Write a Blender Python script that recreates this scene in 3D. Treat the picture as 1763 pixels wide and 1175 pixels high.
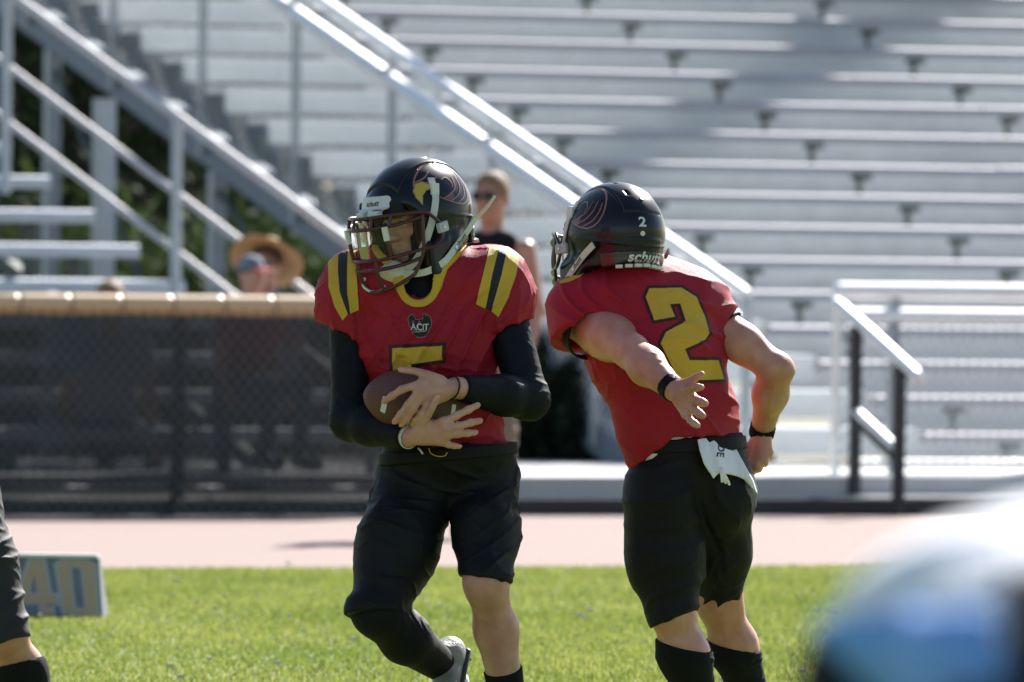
import bpy, bmesh, math, random
import numpy as np
from mathutils import Vector, Matrix, Euler
from mathutils.bvhtree import BVHTree
from mathutils.geometry import tessellate_polygon

R = math.radians
scene = bpy.context.scene
COL = scene.collection
for o in list(bpy.data.objects):
    bpy.data.objects.remove(o)

# ------------------------------------------------------------------ camera
W0, H0 = 1763, 1175
FPX = 17920.0                      # focal length in photograph pixels
CAM_Z = 1.31
cam_d = bpy.data.cameras.new('camera')
cam_d.sensor_width = 22.3
cam_d.lens = FPX / W0 * 22.3
cam_d.clip_start = 0.5
cam_d.clip_end = 2000
cam_d.dof.use_dof = True
cam_d.dof.focus_distance = 28.0
cam_d.dof.aperture_fstop = 4.2
cam_d.dof.aperture_blades = 7
cam = bpy.data.objects.new('camera', cam_d)
COL.objects.link(cam)
ROLL = 0.011
PITCH = (587.5 - 470) / FPX
cam.location = (0, 0, CAM_Z)
cam.matrix_world = (Matrix.Translation((0, 0, CAM_Z)) @ Matrix.Rotation(math.pi / 2 - PITCH, 4, 'X')
                    @ Matrix.Rotation(ROLL, 4, 'Z'))
scene.camera = cam
_m = cam.matrix_world.to_3x3()
C_R, C_U, C_F = [np.array(v) for v in (_m.col[0], _m.col[1], -_m.col[2])]
C_O = np.array([0, 0, CAM_Z])

def P(px, py, Y):
    """point seen at photograph pixel (px, py) at depth Y"""
    d = C_F + C_R * (px - W0 / 2) / FPX + C_U * (H0 / 2 - py) / FPX
    return C_O + d * (Y / d[1])

# ------------------------------------------------------------------ world and sun
SUN_DIR = Vector((0.32, 0.74, 0.59)).normalized()
sun_el = math.asin(SUN_DIR.z)
sun_az = math.atan2(SUN_DIR.x, SUN_DIR.y)
world = bpy.data.worlds.new('World')
scene.world = world
world.use_nodes = True
wn = world.node_tree
wn.nodes.clear()
sky = wn.nodes.new('ShaderNodeTexSky')
sky.sky_type = 'NISHITA'
sky.sun_disc = False
sky.sun_elevation = sun_el
sky.sun_rotation = sun_az
sky.air_density = 1.0
sky.dust_density = 0.7
bgn = wn.nodes.new('ShaderNodeBackground')
bgn.inputs['Strength'].default_value = 0.062
won = wn.nodes.new('ShaderNodeOutputWorld')
wn.links.new(sky.outputs[0], bgn.inputs[0])
wn.links.new(bgn.outputs[0], won.inputs[0])
sun_d = bpy.data.lights.new('sun', 'SUN')
sun_d.energy = 5.0
sun_d.angle = R(0.53)
sun_d.color = (1.0, 0.97, 0.93)
sun = bpy.data.objects.new('sun', sun_d)
COL.objects.link(sun)
sun.rotation_euler = (-SUN_DIR).to_track_quat('-Z', 'Y').to_euler()
sun.location = (20, 30, 40)
scene.view_settings.view_transform = 'Standard'
scene.view_settings.look = 'None'
scene.view_settings.gamma = 1.0
scene.view_settings.use_curve_mapping = False
scene.view_settings.exposure = 1.5
scene.cycles.use_denoising = True
scene.cycles.max_bounces = 8
scene.cycles.transparent_max_bounces = 16

rng = random.Random(7)

# ------------------------------------------------------------------ tagging
def tag(o, label=None, cat=None, group=None, kind=None):
    if label: o['label'] = label
    if cat: o['category'] = cat
    if group: o['group'] = group
    if kind: o['kind'] = kind
    return o

def thing(name, loc, label=None, cat=None, group=None):
    o = bpy.data.objects.new(name, None)
    o.empty_display_size = 0.2
    COL.objects.link(o)
    o.location = loc
    return tag(o, label, cat, group)

def link(name, me, mat, parent=None, smooth=False):
    """one mesh object; mesh data are world coordinates, parents are unrotated empties or meshes"""
    o = bpy.data.objects.new(name, me)
    COL.objects.link(o)
    if mat is not None:
        me.materials.append(mat)
    if smooth:
        me.polygons.foreach_set('use_smooth', np.ones(len(me.polygons), dtype=bool))
    if parent is not None:
        o.parent = parent
        o.matrix_parent_inverse = Matrix.Translation(-world_loc(parent))
    return o

def world_loc(o):
    v = Vector(o.location)
    if o.parent is not None:
        v = world_loc(o.parent) + v + o.matrix_parent_inverse.translation
    return v

def mesh_from(verts, faces):
    me = bpy.data.meshes.new('m')
    me.from_pydata([tuple(map(float, v)) for v in verts], [], [tuple(map(int, f)) for f in faces])
    me.update()
    return me

def mesh_np(V, Q):
    """fast mesh from numpy verts and an (n,k) face array"""
    me = bpy.data.meshes.new('m')
    V = np.asarray(V, np.float32); Q = np.asarray(Q, np.int32)
    me.vertices.add(len(V)); me.vertices.foreach_set('co', V.ravel())
    k = Q.shape[1]
    me.loops.add(Q.size); me.loops.foreach_set('vertex_index', Q.ravel())
    me.polygons.add(len(Q))
    me.polygons.foreach_set('loop_start', np.arange(0, Q.size, k, dtype=np.int32))
    me.update(calc_edges=True)
    me.validate()
    return me

# ------------------------------------------------------------------ materials
def new_mat(name):
    m = bpy.data.materials.new(name)
    m.use_nodes = True
    nt = m.node_tree
    b = nt.nodes['Principled BSDF']
    return m, nt, b

def mat(name, col, rough=0.6, metal=0.0, noise=None, bump=None, spec=0.5, coat=0.0, sss=0.0, sheen=0.0, scale_vec=None):
    """noise=(scale, amount, second colour) ; bump=(scale, strength)"""
    m, nt, b = new_mat(name)
    b.inputs['Base Color'].default_value = (*col, 1)
    b.inputs['Roughness'].default_value = rough
    b.inputs['Metallic'].default_value = metal
    b.inputs['Specular IOR Level'].default_value = spec
    b.inputs['Coat Weight'].default_value = coat
    b.inputs['Coat Roughness'].default_value = 0.06
    if sss:
        b.inputs['Subsurface Weight'].default_value = sss
        b.inputs['Subsurface Radius'].default_value = (1.0, 0.35, 0.2)
        b.inputs['Subsurface Scale'].default_value = 0.012
    if sheen:
        b.inputs['Sheen Weight'].default_value = sheen
        b.inputs['Sheen Roughness'].default_value = 0.4
    tc = nt.nodes.new('ShaderNodeTexCoord')
    src = tc.outputs['Object']
    if scale_vec:
        mp = nt.nodes.new('ShaderNodeMapping')
        mp.inputs['Scale'].default_value = scale_vec
        nt.links.new(src, mp.inputs[0])
        src = mp.outputs[0]
    if noise:
        n = nt.nodes.new('ShaderNodeTexNoise')
        n.inputs['Scale'].default_value = noise[0]
        n.inputs['Detail'].default_value = 6
        nt.links.new(src, n.inputs['Vector'])
        r = nt.nodes.new('ShaderNodeValToRGB')
        r.color_ramp.elements[0].position = 0.5 - noise[1] / 2
        r.color_ramp.elements[1].position = 0.5 + noise[1] / 2
        r.color_ramp.elements[0].color = (*col, 1)
        r.color_ramp.elements[1].color = (*noise[2], 1)
        nt.links.new(n.outputs['Fac'], r.inputs[0])
        nt.links.new(r.outputs[0], b.inputs['Base Color'])
    if bump:
        n2 = nt.nodes.new('ShaderNodeTexNoise')
        n2.inputs['Scale'].default_value = bump[0]
        n2.inputs['Detail'].default_value = 4
        nt.links.new(src, n2.inputs['Vector'])
        bp = nt.nodes.new('ShaderNodeBump')
        bp.inputs['Strength'].default_value = bump[1]
        bp.inputs['Distance'].default_value = 0.01
        nt.links.new(n2.outputs['Fac'], bp.inputs['Height'])
        nt.links.new(bp.outputs[0], b.inputs['Normal'])
    return m

# ------------------------------------------------------------------ small mesh builder
class MB:
    def __init__(self):
        self.v = []; self.f = []
    def box(self, c, ax, half):
        """ax: three unit vectors, half: three half sizes"""
        c = np.array(c, float); ax = [np.array(a, float) * h for a, h in zip(ax, half)]
        n = len(self.v)
        for s in ((-1,-1,-1),(1,-1,-1),(1,1,-1),(-1,1,-1),(-1,-1,1),(1,-1,1),(1,1,1),(-1,1,1)):
            self.v.append(c + ax[0]*s[0] + ax[1]*s[1] + ax[2]*s[2])
        for q in ((0,3,2,1),(4,5,6,7),(0,1,5,4),(1,2,6,5),(2,3,7,6),(3,0,4,7)):
            self.f.append([n + i for i in q])
        return self
    def tube(self, pts, r, n=8, closed=False, cap=True):
        pts = [np.array(p, float) for p in pts]
        rs = list(r) if isinstance(r, (list, tuple)) else [r] * len(pts)
        if cap and not closed:          # short end rings keep the shading of the sides clean
            t0 = pts[1] - pts[0]; t1 = pts[-2] - pts[-1]
            e0 = min(0.2, 0.2 * rs[0] / (np.linalg.norm(t0) + 1e-9)); e1 = min(0.2, 0.2 * rs[-1] / (np.linalg.norm(t1) + 1e-9))
            pts = [pts[0], pts[0] + t0 * e0] + pts[1:-1] + [pts[-1] + t1 * e1, pts[-1]]
            rs = [rs[0], rs[0] + (rs[1] - rs[0]) * e0] + rs[1:-1] + [rs[-1] + (rs[-2] - rs[-1]) * e1, rs[-1]]
        m = len(pts)
        base = len(self.v)
        prev = None
        for i, p in enumerate(pts):
            if closed:
                t = pts[(i + 1) % m] - pts[i - 1]
            else:
                t = pts[min(i + 1, m - 1)] - pts[max(i - 1, 0)]
            t = t / (np.linalg.norm(t) + 1e-12)
            if prev is None:
                a = np.array([0, 0, 1.0]) if abs(t[2]) < 0.9 else np.array([1.0, 0, 0])
                u = np.cross(t, a)
            else:
                u = prev - t * np.dot(prev, t)
            u /= np.linalg.norm(u) + 1e-12
            w = np.cross(t, u); prev = u
            for k in range(n):
                an = 2 * math.pi * k / n
                self.v.append(p + (u * math.cos(an) + w * math.sin(an)) * rs[i])
        for i in range(m if closed else m - 1):
            a, b = base + i * n, base + ((i + 1) % m) * n
            for k in range(n):
                self.f.append([a + k, a + (k + 1) % n, b + (k + 1) % n, b + k])
        if cap and not closed:
            self.f.append([base + k for k in range(n)][::-1])
            self.f.append([base + (m - 1) * n + k for k in range(n)])
        return self
    def prof(self, prof, a, b, U, Wv):
        """extrude a closed 2d profile (coordinates along U, Wv) from a to b"""
        n = len(self.v); k = len(prof)
        for e in (a, b):
            for (x, y) in prof:
                self.v.append(np.array(e) + np.array(U) * x + np.array(Wv) * y)
        for i in range(k):
            j = (i + 1) % k
            self.f.append([n + i, n + j, n + k + j, n + k + i])
        self.f.append([n + i for i in range(k)][::-1])
        self.f.append([n + k + i for i in range(k)])
        return self
    def build(self, name, m, parent=None, smooth=False):
        me = mesh_from(self.v, self.f)
        bm = bmesh.new(); bm.from_mesh(me)
        bmesh.ops.recalc_face_normals(bm, faces=bm.faces)
        bm.to_mesh(me); bm.free()
        o = link(name, me, m, parent, smooth)
        if smooth:
            for p in me.polygons:
                if len(p.vertices) > 4: p.use_smooth = False
        return o

def spline(pts, n=8):
    """Catmull-Rom through points"""
    pts = [np.array(p, float) for p in pts]
    out = []
    for i in range(len(pts) - 1):
        p0 = pts[max(i - 1, 0)]; p1 = pts[i]; p2 = pts[i + 1]; p3 = pts[min(i + 2, len(pts) - 1)]
        for k in range(n):
            t = k / n
            out.append(0.5 * ((2*p1) + (-p0+p2)*t + (2*p0-5*p1+4*p2-p3)*t*t + (-p0+3*p1-3*p2+p3)*t**3))
    out.append(pts[-1])
    return out

# ------------------------------------------------------------------ distance-field bodies
def A(p): return np.array(p, np.float32)

def smin(a, b, k):
    if k <= 0: return np.minimum(a, b)
    h = np.maximum(k - np.abs(a - b), 0) / k
    return np.minimum(a, b) - h * h * k * 0.25

def cone(a, b, ra, rb):
    a, b = A(a), A(b); ab = b - a; L2 = float(ab @ ab) + 1e-9
    def f(p):
        t = np.clip((p - a) @ ab / L2, 0, 1)
        q = p - a - t[:, None] * ab
        return np.sqrt((q * q).sum(1)) - (ra + (rb - ra) * t)
    return f

def chain(pts, rs):
    fs = [cone(pts[i], pts[i+1], rs[i], rs[i+1]) for i in range(len(pts) - 1)]
    def f(p):
        d = fs[0](p)
        for g in fs[1:]: d = np.minimum(d, g(p))
        return d
    return f

def econe(a, b, wa, wb, side):
    """elliptic cone: wa, wb = (half width along side, half depth)"""
    a, b = A(a), A(b); ab = b - a; L = float(np.linalg.norm(ab)); ax = ab / L
    s = A(side); s = s - ax * float(s @ ax); s /= np.linalg.norm(s)
    w = np.cross(ax, s)
    def f(p):
        h = (p - a) @ ax
        t = np.clip(h / L, 0, 1)
        rw = wa[0] + (wb[0] - wa[0]) * t; rd = wa[1] + (wb[1] - wa[1]) * t
        q = p - a
        e = h - t * L
        m = np.minimum(rw, rd)
        return (np.sqrt((q @ s / rw) ** 2 + (q @ w / rd) ** 2 + (e / m) ** 2) - 1) * m
    return f

def ell(c, r, rot=None):
    c = A(c); r = A(r); m = float(r.min())
    Rm = None if rot is None else np.array(rot, np.float32)
    def f(p):
        q = p - c
        if Rm is not None: q = q @ Rm
        return (np.sqrt(((q / r) ** 2).sum(1)) - 1) * m
    return f

def rbox(c, half, rr, rot=None):
    c = A(c); half = A(half) - rr
    Rm = None if rot is None else np.array(rot, np.float32)
    def f(p):
        q = p - c
        if Rm is not None: q = q @ Rm
        q = np.abs(q) - half
        return np.sqrt((np.maximum(q, 0) ** 2).sum(1)) + np.minimum(q.max(1), 0) - rr
    return f

def cut(f, pt, n):
    """keep the side of f against the normal"""
    pt = A(pt); n = A(n); n = n / np.linalg.norm(n)
    return lambda p: np.maximum(f(p), (p - pt) @ n)

def off(f, d): return lambda p: f(p) - d
def sub(f, g, k=0.0): return lambda p: -smin(-f(p), g(p), k) if k > 0 else np.maximum(f(p), -g(p))

def union(items, k=0.02):
    """items: callables or (callable, k); far items are skipped for a chunk"""
    its = [(i if isinstance(i, tuple) else (i, k)) for i in items]
    def f(p):
        if len(p) > 64:
            c = (p.min(0) + p.max(0)) / 2
            rad = float(np.linalg.norm(p.max(0) - c))
            use = [(g, kk) for g, kk in its if g(c[None])[0] < rad + kk + 0.03]
        else:
            use = its
        if not use: return np.full(len(p), 0.5, np.float32)
        d = use[0][0](p)
        for g, kk in use[1:]: d = smin(d, g(p), kk)
        return d
    return f

_OFF9 = np.stack(np.meshgrid(*[np.arange(9)] * 3, indexing='ij'), -1).reshape(-1, 3)

def sdf_mesh(field, lo, hi, h):
    lo = np.array(lo, np.float64); hi = np.array(hi, np.float64)
    nb = np.ceil((hi - lo) / (8 * h)).astype(int)
    bi = np.stack(np.meshgrid(*[np.arange(n) for n in nb], indexing='ij'), -1).reshape(-1, 3)
    grp = (bi // 3); key = grp[:, 0] * 1000000 + grp[:, 1] * 1000 + grp[:, 2]
    order = np.argsort(key, kind='stable'); bi = bi[order]; key = key[order]
    ctr = (lo + (bi * 8 + 4) * h).astype(np.float32)
    st = np.flatnonzero(np.r_[True, key[1:] != key[:-1]]); en = np.r_[st[1:], len(key)]
    N = nb * 8 + 2
    cellkeys = []; cellpos = []; ek = [[], [], []]
    big = lambda i: (i[..., 0].astype(np.int64) * N[1] + i[..., 1]) * N[2] + i[..., 2]
    for s, e in zip(st, en):
        c = ctr[s:e]
        d = field(np.concatenate([c, c[:1]]) if len(c) > 64 else c)[:len(c)]
        act = np.abs(d) < 8 * h * 0.95 + 0.004
        if not act.any(): continue
        b = bi[s:e][act] * 8
        idx = b[:, None, :] + _OFF9[None]
        pts = (lo + idx.reshape(-1, 3) * h).astype(np.float32)
        D = field(pts).reshape(len(b), 9, 9, 9)
        if not ((D.min() < 0) and (D.max() > 0)): continue
        ins = D < 0
        cnt = np.zeros((len(b), 8, 8, 8), np.int8); acc = np.zeros((len(b), 8, 8, 8, 3), np.float32)
        for ax in range(3):
            sl0 = [slice(None)] + [slice(0, 9)] * 3; sl1 = list(sl0)
            sl0[ax + 1] = slice(0, 8); sl1[ax + 1] = slice(1, 9)
            d0 = D[tuple(sl0)]; d1 = D[tuple(sl1)]
            cr = (d0 < 0) != (d1 < 0)
            t = np.where(cr, d0 / np.where(cr, d0 - d1, 1), 0)
            oth = [a for a in range(3) if a != ax]
            for o1 in (0, 1):
                for o2 in (0, 1):
                    s4 = [slice(None)] + [slice(0, 8)] * 3
                    s4[oth[0] + 1] = slice(o1, o1 + 8); s4[oth[1] + 1] = slice(o2, o2 + 8)
                    c4 = cr[tuple(s4)]; t4 = t[tuple(s4)]
                    cnt += c4
                    acc[..., ax] += np.where(c4, t4, 0)
                    acc[..., oth[0]] += c4 * o1
                    acc[..., oth[1]] += c4 * o2
            # edges owned by this block: base corner local index 0..7
            s8 = [slice(None)] + [slice(0, 8)] * 3
            own = cr[tuple(s8)]
            w = np.argwhere(own)
            if len(w):
                gi = b[w[:, 0]] + w[:, 1:]
                sg = d0[tuple(s8)][own] < 0
                ek[ax].append((gi, sg))
        w = np.argwhere(cnt > 0)
        if len(w):
            gi = b[w[:, 0]] + w[:, 1:]
            cellkeys.append(big(gi))
            cellpos.append(lo + (gi + acc[cnt > 0] / cnt[cnt > 0][:, None]) * h)
    K = np.concatenate(cellkeys); V = np.concatenate(cellpos)
    o = np.argsort(K); K = K[o]; V = V[o]
    quads = []
    for ax in range(3):
        if not ek[ax]: continue
        gi = np.concatenate([g for g, _ in ek[ax]]); sg = np.concatenate([s for _, s in ek[ax]])
        o1, o2 = (ax + 1) % 3, (ax + 2) % 3
        e1 = np.zeros(3, int); e1[o1] = 1; e2 = np.zeros(3, int); e2[o2] = 1
        q = np.stack([big(gi - e1 - e2), big(gi - e2), big(gi), big(gi - e1)], 1)
        pos = np.searchsorted(K, q); pos = np.clip(pos, 0, len(K) - 1)
        ok = (K[pos] == q).all(1)
        pos = pos[ok]; s = sg[ok]
        pos[~s] = pos[~s][:, ::-1]
        quads.append(pos)
    return V, np.concatenate(quads)

def relax(V, Q, it=1, lam=0.5):
    n = len(V)
    for _ in range(it):
        s = np.zeros_like(V); c = np.zeros(n)
        for i in range(4):
            a = Q[:, i]; b = Q[:, (i + 1) % 4]
            for ax in range(3):
                s[:, ax] += np.bincount(a, V[b, ax], n) + np.bincount(b, V[a, ax], n)
            c += np.bincount(a, minlength=n) + np.bincount(b, minlength=n)
        V = V + lam * (s / np.maximum(c, 1)[:, None] - V)
    return V

def vnormals(V, Q):
    e1 = V[Q[:, 2]] - V[Q[:, 0]]; e2 = V[Q[:, 3]] - V[Q[:, 1]]
    fn = np.cross(e1, e2); N = np.zeros_like(V)
    for i in range(4):
        for ax in range(3):
            N[:, ax] += np.bincount(Q[:, i], fn[:, ax], len(V))
    return N / (np.linalg.norm(N, axis=1)[:, None] + 1e-12)

def sdf_obj(name, field, lo, hi, h, m, parent, disp=None, it=1):
    V, Q = sdf_mesh(field, lo, hi, h)
    V = relax(V, Q, it)
    if disp is not None:
        V = V + vnormals(V, Q) * disp(V)[:, None]
    me = mesh_np(V, Q)
    return link(name, me, m, parent, True)

def bounds(pts, pad):
    p = np.array(pts); return p.min(0) - pad, p.max(0) + pad

def wnoise(V, f, seed=0):
    """smooth pseudo noise from warped sines, about -1..1"""
    r = np.random.RandomState(seed)
    q = V * f
    for _ in range(2):
        M = r.randn(3, 3); ph = r.rand(3) * 6.28
        q = q + 0.9 * np.sin(q @ M + ph)
    a = r.randn(3, 4) * 0.9; ph = r.rand(4) * 6.28
    return np.sin(q @ a + ph).mean(1) * 1.6

def folds(V, direction, wl, seed=0, warp=0.5, sharp=2.0):
    """ridged creases running perpendicular to direction, wavelength wl, 0..1"""
    d = np.array(direction, float); d /= np.linalg.norm(d)
    ph = V @ d / wl + warp * wnoise(V, 0.55 / wl, seed) + 0.6 * wnoise(V, 0.2 / wl, seed + 1)
    return (1 - np.abs(np.sin(ph * math.pi))) ** sharp

def gauss(V, c, r):
    return np.exp(-(((V - np.array(c)) / r) ** 2).sum(1))

def px_gauss(V, px, py, Y, rpx):
    c = P(px, py, Y)
    d = V - c
    s = FPX / Y
    return np.exp(-((d[:, 0] * s / rpx) ** 2 + (d[:, 2] * s / rpx) ** 2))

# ------------------------------------------------------------------ decals laid on a surface
def bvh_of(o):
    me = o.data
    V = np.empty(len(me.vertices) * 3); me.vertices.foreach_get('co', V)
    return BVHTree.FromPolygons([Vector(v) for v in V.reshape(-1, 3)], [tuple(p.vertices) for p in me.polygons])

def poly_grid(polys, step):
    """polys: list of 2d rings filled with the even-odd rule -> bmesh diced on a grid"""
    rings = [[Vector((x, y, 0)) for x, y in ring] for ring in polys]
    tris = tessellate_polygon(rings)
    flat = [v for ring in rings for v in ring]
    bm = bmesh.new()
    vs = [bm.verts.new(v) for v in flat]
    for t in tris:
        try: bm.faces.new([vs[i] for i in t])
        except ValueError: pass
    return dice(bm, step)

def dice(bm, step):
    xs = [v.co.x for v in bm.verts]; ys = [v.co.y for v in bm.verts]
    for lo_, hi_, nrm in ((min(xs), max(xs), (1, 0, 0)), (min(ys), max(ys), (0, 1, 0))):
        x = math.floor(lo_ / step + 1) * step
        while x < hi_:
            bmesh.ops.bisect_plane(bm, geom=bm.verts[:] + bm.edges[:] + bm.faces[:], plane_co=(x * nrm[0], x * nrm[1], 0), plane_no=nrm, dist=1e-7)
            x += step
    bmesh.ops.triangulate(bm, faces=bm.faces)
    return bm

def decal(name, bm, ray, bvh, offset, m, parent):
    """ray(x, y) -> (origin, direction); lays the flat bmesh on the surface"""
    dead = []
    for v in bm.verts:
        o, d = ray(v.co.x, v.co.y)
        hit, n, i, dist = bvh.ray_cast(Vector(o), Vector(d).normalized())
        if hit is None: dead.append(v)
        else:
            dv = Vector(d).normalized()
            if n.dot(dv) > 0: n = -n
            v.co = hit + n * offset * 0.4 - dv * offset * 0.6
    bmesh.ops.delete(bm, geom=dead, context='VERTS')
    for f in bm.faces: f.smooth = True
    me = bpy.data.meshes.new(name)
    bm.to_mesh(me); bm.free()
    return link(name, me, m, parent)

def cam_ray(x, y):
    d = C_F + C_R * (x - W0 / 2) / FPX + C_U * (H0 / 2 - y) / FPX
    return C_O + d * 20.0, d

def text_bm(s, bold=0.0, shear=0.0, space=1.0):
    cu = bpy.data.curves.new('t', 'FONT')
    cu.body = s; cu.offset = bold; cu.shear = shear; cu.space_character = space
    cu.align_x = 'CENTER'; cu.align_y = 'CENTER'; cu.resolution_u = 3
    o = bpy.data.objects.new('t', cu); COL.objects.link(o)
    dg = bpy.context.evaluated_depsgraph_get()
    me = bpy.data.meshes.new_from_object(o.evaluated_get(dg))
    bm = bmesh.new(); bm.from_mesh(me)
    bpy.data.objects.remove(o); bpy.data.curves.remove(cu); bpy.data.meshes.remove(me)
    return bm

def inset(ring, d):
    """offset a 2d ring by d (positive grows a counter-clockwise ring)"""
    n = len(ring); out = []
    area = sum(ring[i][0]*ring[(i+1)%n][1] - ring[(i+1)%n][0]*ring[i][1] for i in range(n))
    s = 1 if area > 0 else -1
    for i in range(n):
        p0, p1, p2 = [np.array(ring[j % n], float) for j in (i - 1, i, i + 1)]
        a = (p1 - p0) / np.linalg.norm(p1 - p0); b = (p2 - p1) / np.linalg.norm(p2 - p1)
        na = np.array([a[1], -a[0]]) * s; nb_ = np.array([b[1], -b[0]]) * s
        m = na + nb_
        out.append(tuple(p1 + m * d / max(0.35, 1 + na @ nb_)))
    return out
# ------------------------------------------------------------------ setting
TH = R(26)
U3 = np.array([math.cos(TH), math.sin(TH), 0.0])      # along the seat rows
V3 = np.array([-math.sin(TH), math.cos(TH), 0.0])     # back, away from the field
Z3 = np.array([0, 0, 1.0])
def line_at(O, x):        # point of the line O + s*U3 whose X is x
    return np.array(O) + U3 * ((x - O[0]) / U3[0])

M_dirt = mat('bare_ground', (0.10, 0.105, 0.06), 0.95, noise=(0.6, 0.5, (0.16, 0.14, 0.09)), bump=(20, 0.4))
M_track = mat('track_surface', (0.205, 0.136, 0.112), 0.9, noise=(14, 0.9, (0.232, 0.160, 0.136)), bump=(220, 0.5))
M_turf = mat('turf_soil', (0.085, 0.125, 0.016), 0.95, noise=(2.2, 0.6, (0.125, 0.16, 0.02)), bump=(60, 0.6))
M_black = mat('black_paint', (0.012, 0.013, 0.017), 0.6, noise=(3, 0.8, (0.02, 0.021, 0.026)))
M_conc = mat('concrete', (0.46, 0.45, 0.44), 0.85, noise=(5, 0.7, (0.54, 0.53, 0.51)), bump=(80, 0.3))
M_asph = mat('asphalt', (0.035, 0.036, 0.04), 0.85, noise=(9, 0.7, (0.05, 0.05, 0.052)), bump=(150, 0.4))

def sheet(name, O, u0, u1, v0, v1, z, m, step=None):
    O = np.array(O)
    vs = [O + U3*a + V3*b + Z3*(z - O[2]) for a, b in ((u0, v0), (u1, v0), (u1, v1), (u0, v1))]
    o = link(name, mesh_from(vs, [(0, 1, 2, 3)]), m)
    return tag(o, kind='structure')

KO = P(300, 895, 55.3); KO[2] = 0.0           # a point on the fence line
GE = P(900, 978, 46.2); GE[2] = 0.0           # a point on the grass edge
dKG = float((KO - GE) @ V3)
sheet('ground', KO, -600, 600, -300, 700, -0.02, M_dirt)
sheet('running_track', KO, -60, 60, -dKG, 0.0, -0.004, M_track)
sheet('sports_field', KO, -60, 60, -dKG - 60, -dKG + 0.02, 0.0, M_turf)
sheet('asphalt_strip', KO, -60, 60, 0.0, 16.0, -0.008, M_asph)

# grass blades over the part of the field in front of the camera
def grass():
    r = np.random.RandomState(3)
    n = 430000
    Y = 26.0 + r.rand(n) ** 0.85 * 23.5
    half = 0.055 * Y + 2.2
    X = (r.rand(n) * 2 - 1) * half
    keep = (np.stack([X, Y, 0*X], 1) - GE) @ V3 < 0.05 + 0.05 * r.randn(n)
    X, Y = X[keep], Y[keep]; n = len(X)
    patch = wnoise(np.stack([X, Y, 0 * X], 1), 0.9, 5)
    hgt = (0.012 + 0.009 * r.rand(n) + 0.005 * patch) * (1 + 0.6 * (r.rand(n) > 0.97))
    az = r.rand(n) * 6.283; wd = 0.0035 + 0.003 * r.rand(n)
    dx, dy = np.cos(az) * wd, np.sin(az) * wd
    la = r.rand(n) * 6.283; lean = hgt * (0.15 + 0.7 * r.rand(n))
    V = np.empty((n, 3, 3))
    V[:, 0] = np.stack([X - dx, Y - dy, 0 * X - 0.002], 1)
    V[:, 1] = np.stack([X + dx, Y + dy, 0 * X - 0.002], 1)
    V[:, 2] = np.stack([X + np.cos(la) * lean, Y + np.sin(la) * lean, hgt], 1)
    m, nt, b = new_mat('grass_blade')
    b.inputs['Roughness'].default_value = 0.45
    geo = nt.nodes.new('ShaderNodeNewGeometry')
    ramp = nt.nodes.new('ShaderNodeValToRGB')
    e = ramp.color_ramp.elements
    e[0].color = (0.135, 0.18, 0.03, 1); e[1].color = (0.27, 0.30, 0.065, 1)
    x = e.new(0.6); x.color = (0.205, 0.25, 0.045, 1)
    x = e.new(0.93); x.color = (0.34, 0.32, 0.10, 1)
    tcg = nt.nodes.new('ShaderNodeTexCoord'); ng = nt.nodes.new('ShaderNodeTexNoise'); ng.inputs['Scale'].default_value = 1.1; ng.inputs['Detail'].default_value = 5
    mpg = nt.nodes.new('ShaderNodeMapping'); mpg.inputs['Scale'].default_value = (1.0, 0.45, 1.0)
    nt.links.new(tcg.outputs['Object'], mpg.inputs[0]); nt.links.new(mpg.outputs[0], ng.inputs['Vector'])
    mg = nt.nodes.new('ShaderNodeMapRange'); mg.inputs[1].default_value = 0.30; mg.inputs[2].default_value = 0.70; mg.inputs[3].default_value = -0.32; mg.inputs[4].default_value = 0.32
    ag_ = nt.nodes.new('ShaderNodeMath'); ag_.operation = 'ADD'; ag_.use_clamp = True
    nt.links.new(ng.outputs['Fac'], mg.inputs[0]); nt.links.new(mg.outputs[0], ag_.inputs[0]); nt.links.new(geo.outputs['Random Per Island'], ag_.inputs[1])
    nt.links.new(ag_.outputs[0], ramp.inputs[0])
    nt.links.new(ramp.outputs[0], b.inputs['Base Color'])
    tr = nt.nodes.new('ShaderNodeBsdfTranslucent')
    nt.links.new(ramp.outputs[0], tr.inputs[0])
    mx = nt.nodes.new('ShaderNodeMixShader'); mx.inputs[0].default_value = 0.45
    nt.links.new(b.outputs[0], mx.inputs[1]); nt.links.new(tr.outputs[0], mx.inputs[2])
    nt.links.new(mx.outputs[0], nt.nodes['Material Output'].inputs[0])
    o = link('grass', mesh_np(V.reshape(-1, 3), np.arange(n * 3).reshape(-1, 3)), m)
    tag(o, 'short green sports field grass lit from behind', 'grass', kind='stuff')
    # pale clover heads and dry bits
    k = 70
    Y = 31 + r.rand(k) * 15; X = (r.rand(k) * 2 - 1) * (0.055 * Y)
    mb = MB()
    for x, y in zip(X, Y):
        if (np.array([x, y, 0]) - GE) @ V3 > -0.1: continue
        s = 0.005 + 0.005 * r.rand(); z = 0.03 + 0.02 * r.rand()
        mb.box((x, y, z), (U3, V3, Z3), (s, s, s * 0.8))
    o = mb.build('clover_heads', mat('clover_white', (0.50, 0.48, 0.34), 0.8))
    tag(o, 'scattered pale clover heads in the field grass', 'clover', kind='stuff')
grass()

# black kerb board along the far edge of the track, concrete walk behind it
def bar(name, a, b, hw, hh, m, parent=None, cat=None, label=None, group=None, up=Z3):
    a, b = np.array(a, float), np.array(b, float)
    ax = (b - a) / np.linalg.norm(b - a)
    s = np.cross(up, ax); s /= np.linalg.norm(s)
    t = np.cross(ax, s)
    o = MB().box((a + b) / 2, (ax, s, t), (np.linalg.norm(b - a) / 2, hw, hh)).build(name, m, parent)
    return tag(o, label, cat, group)

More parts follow.
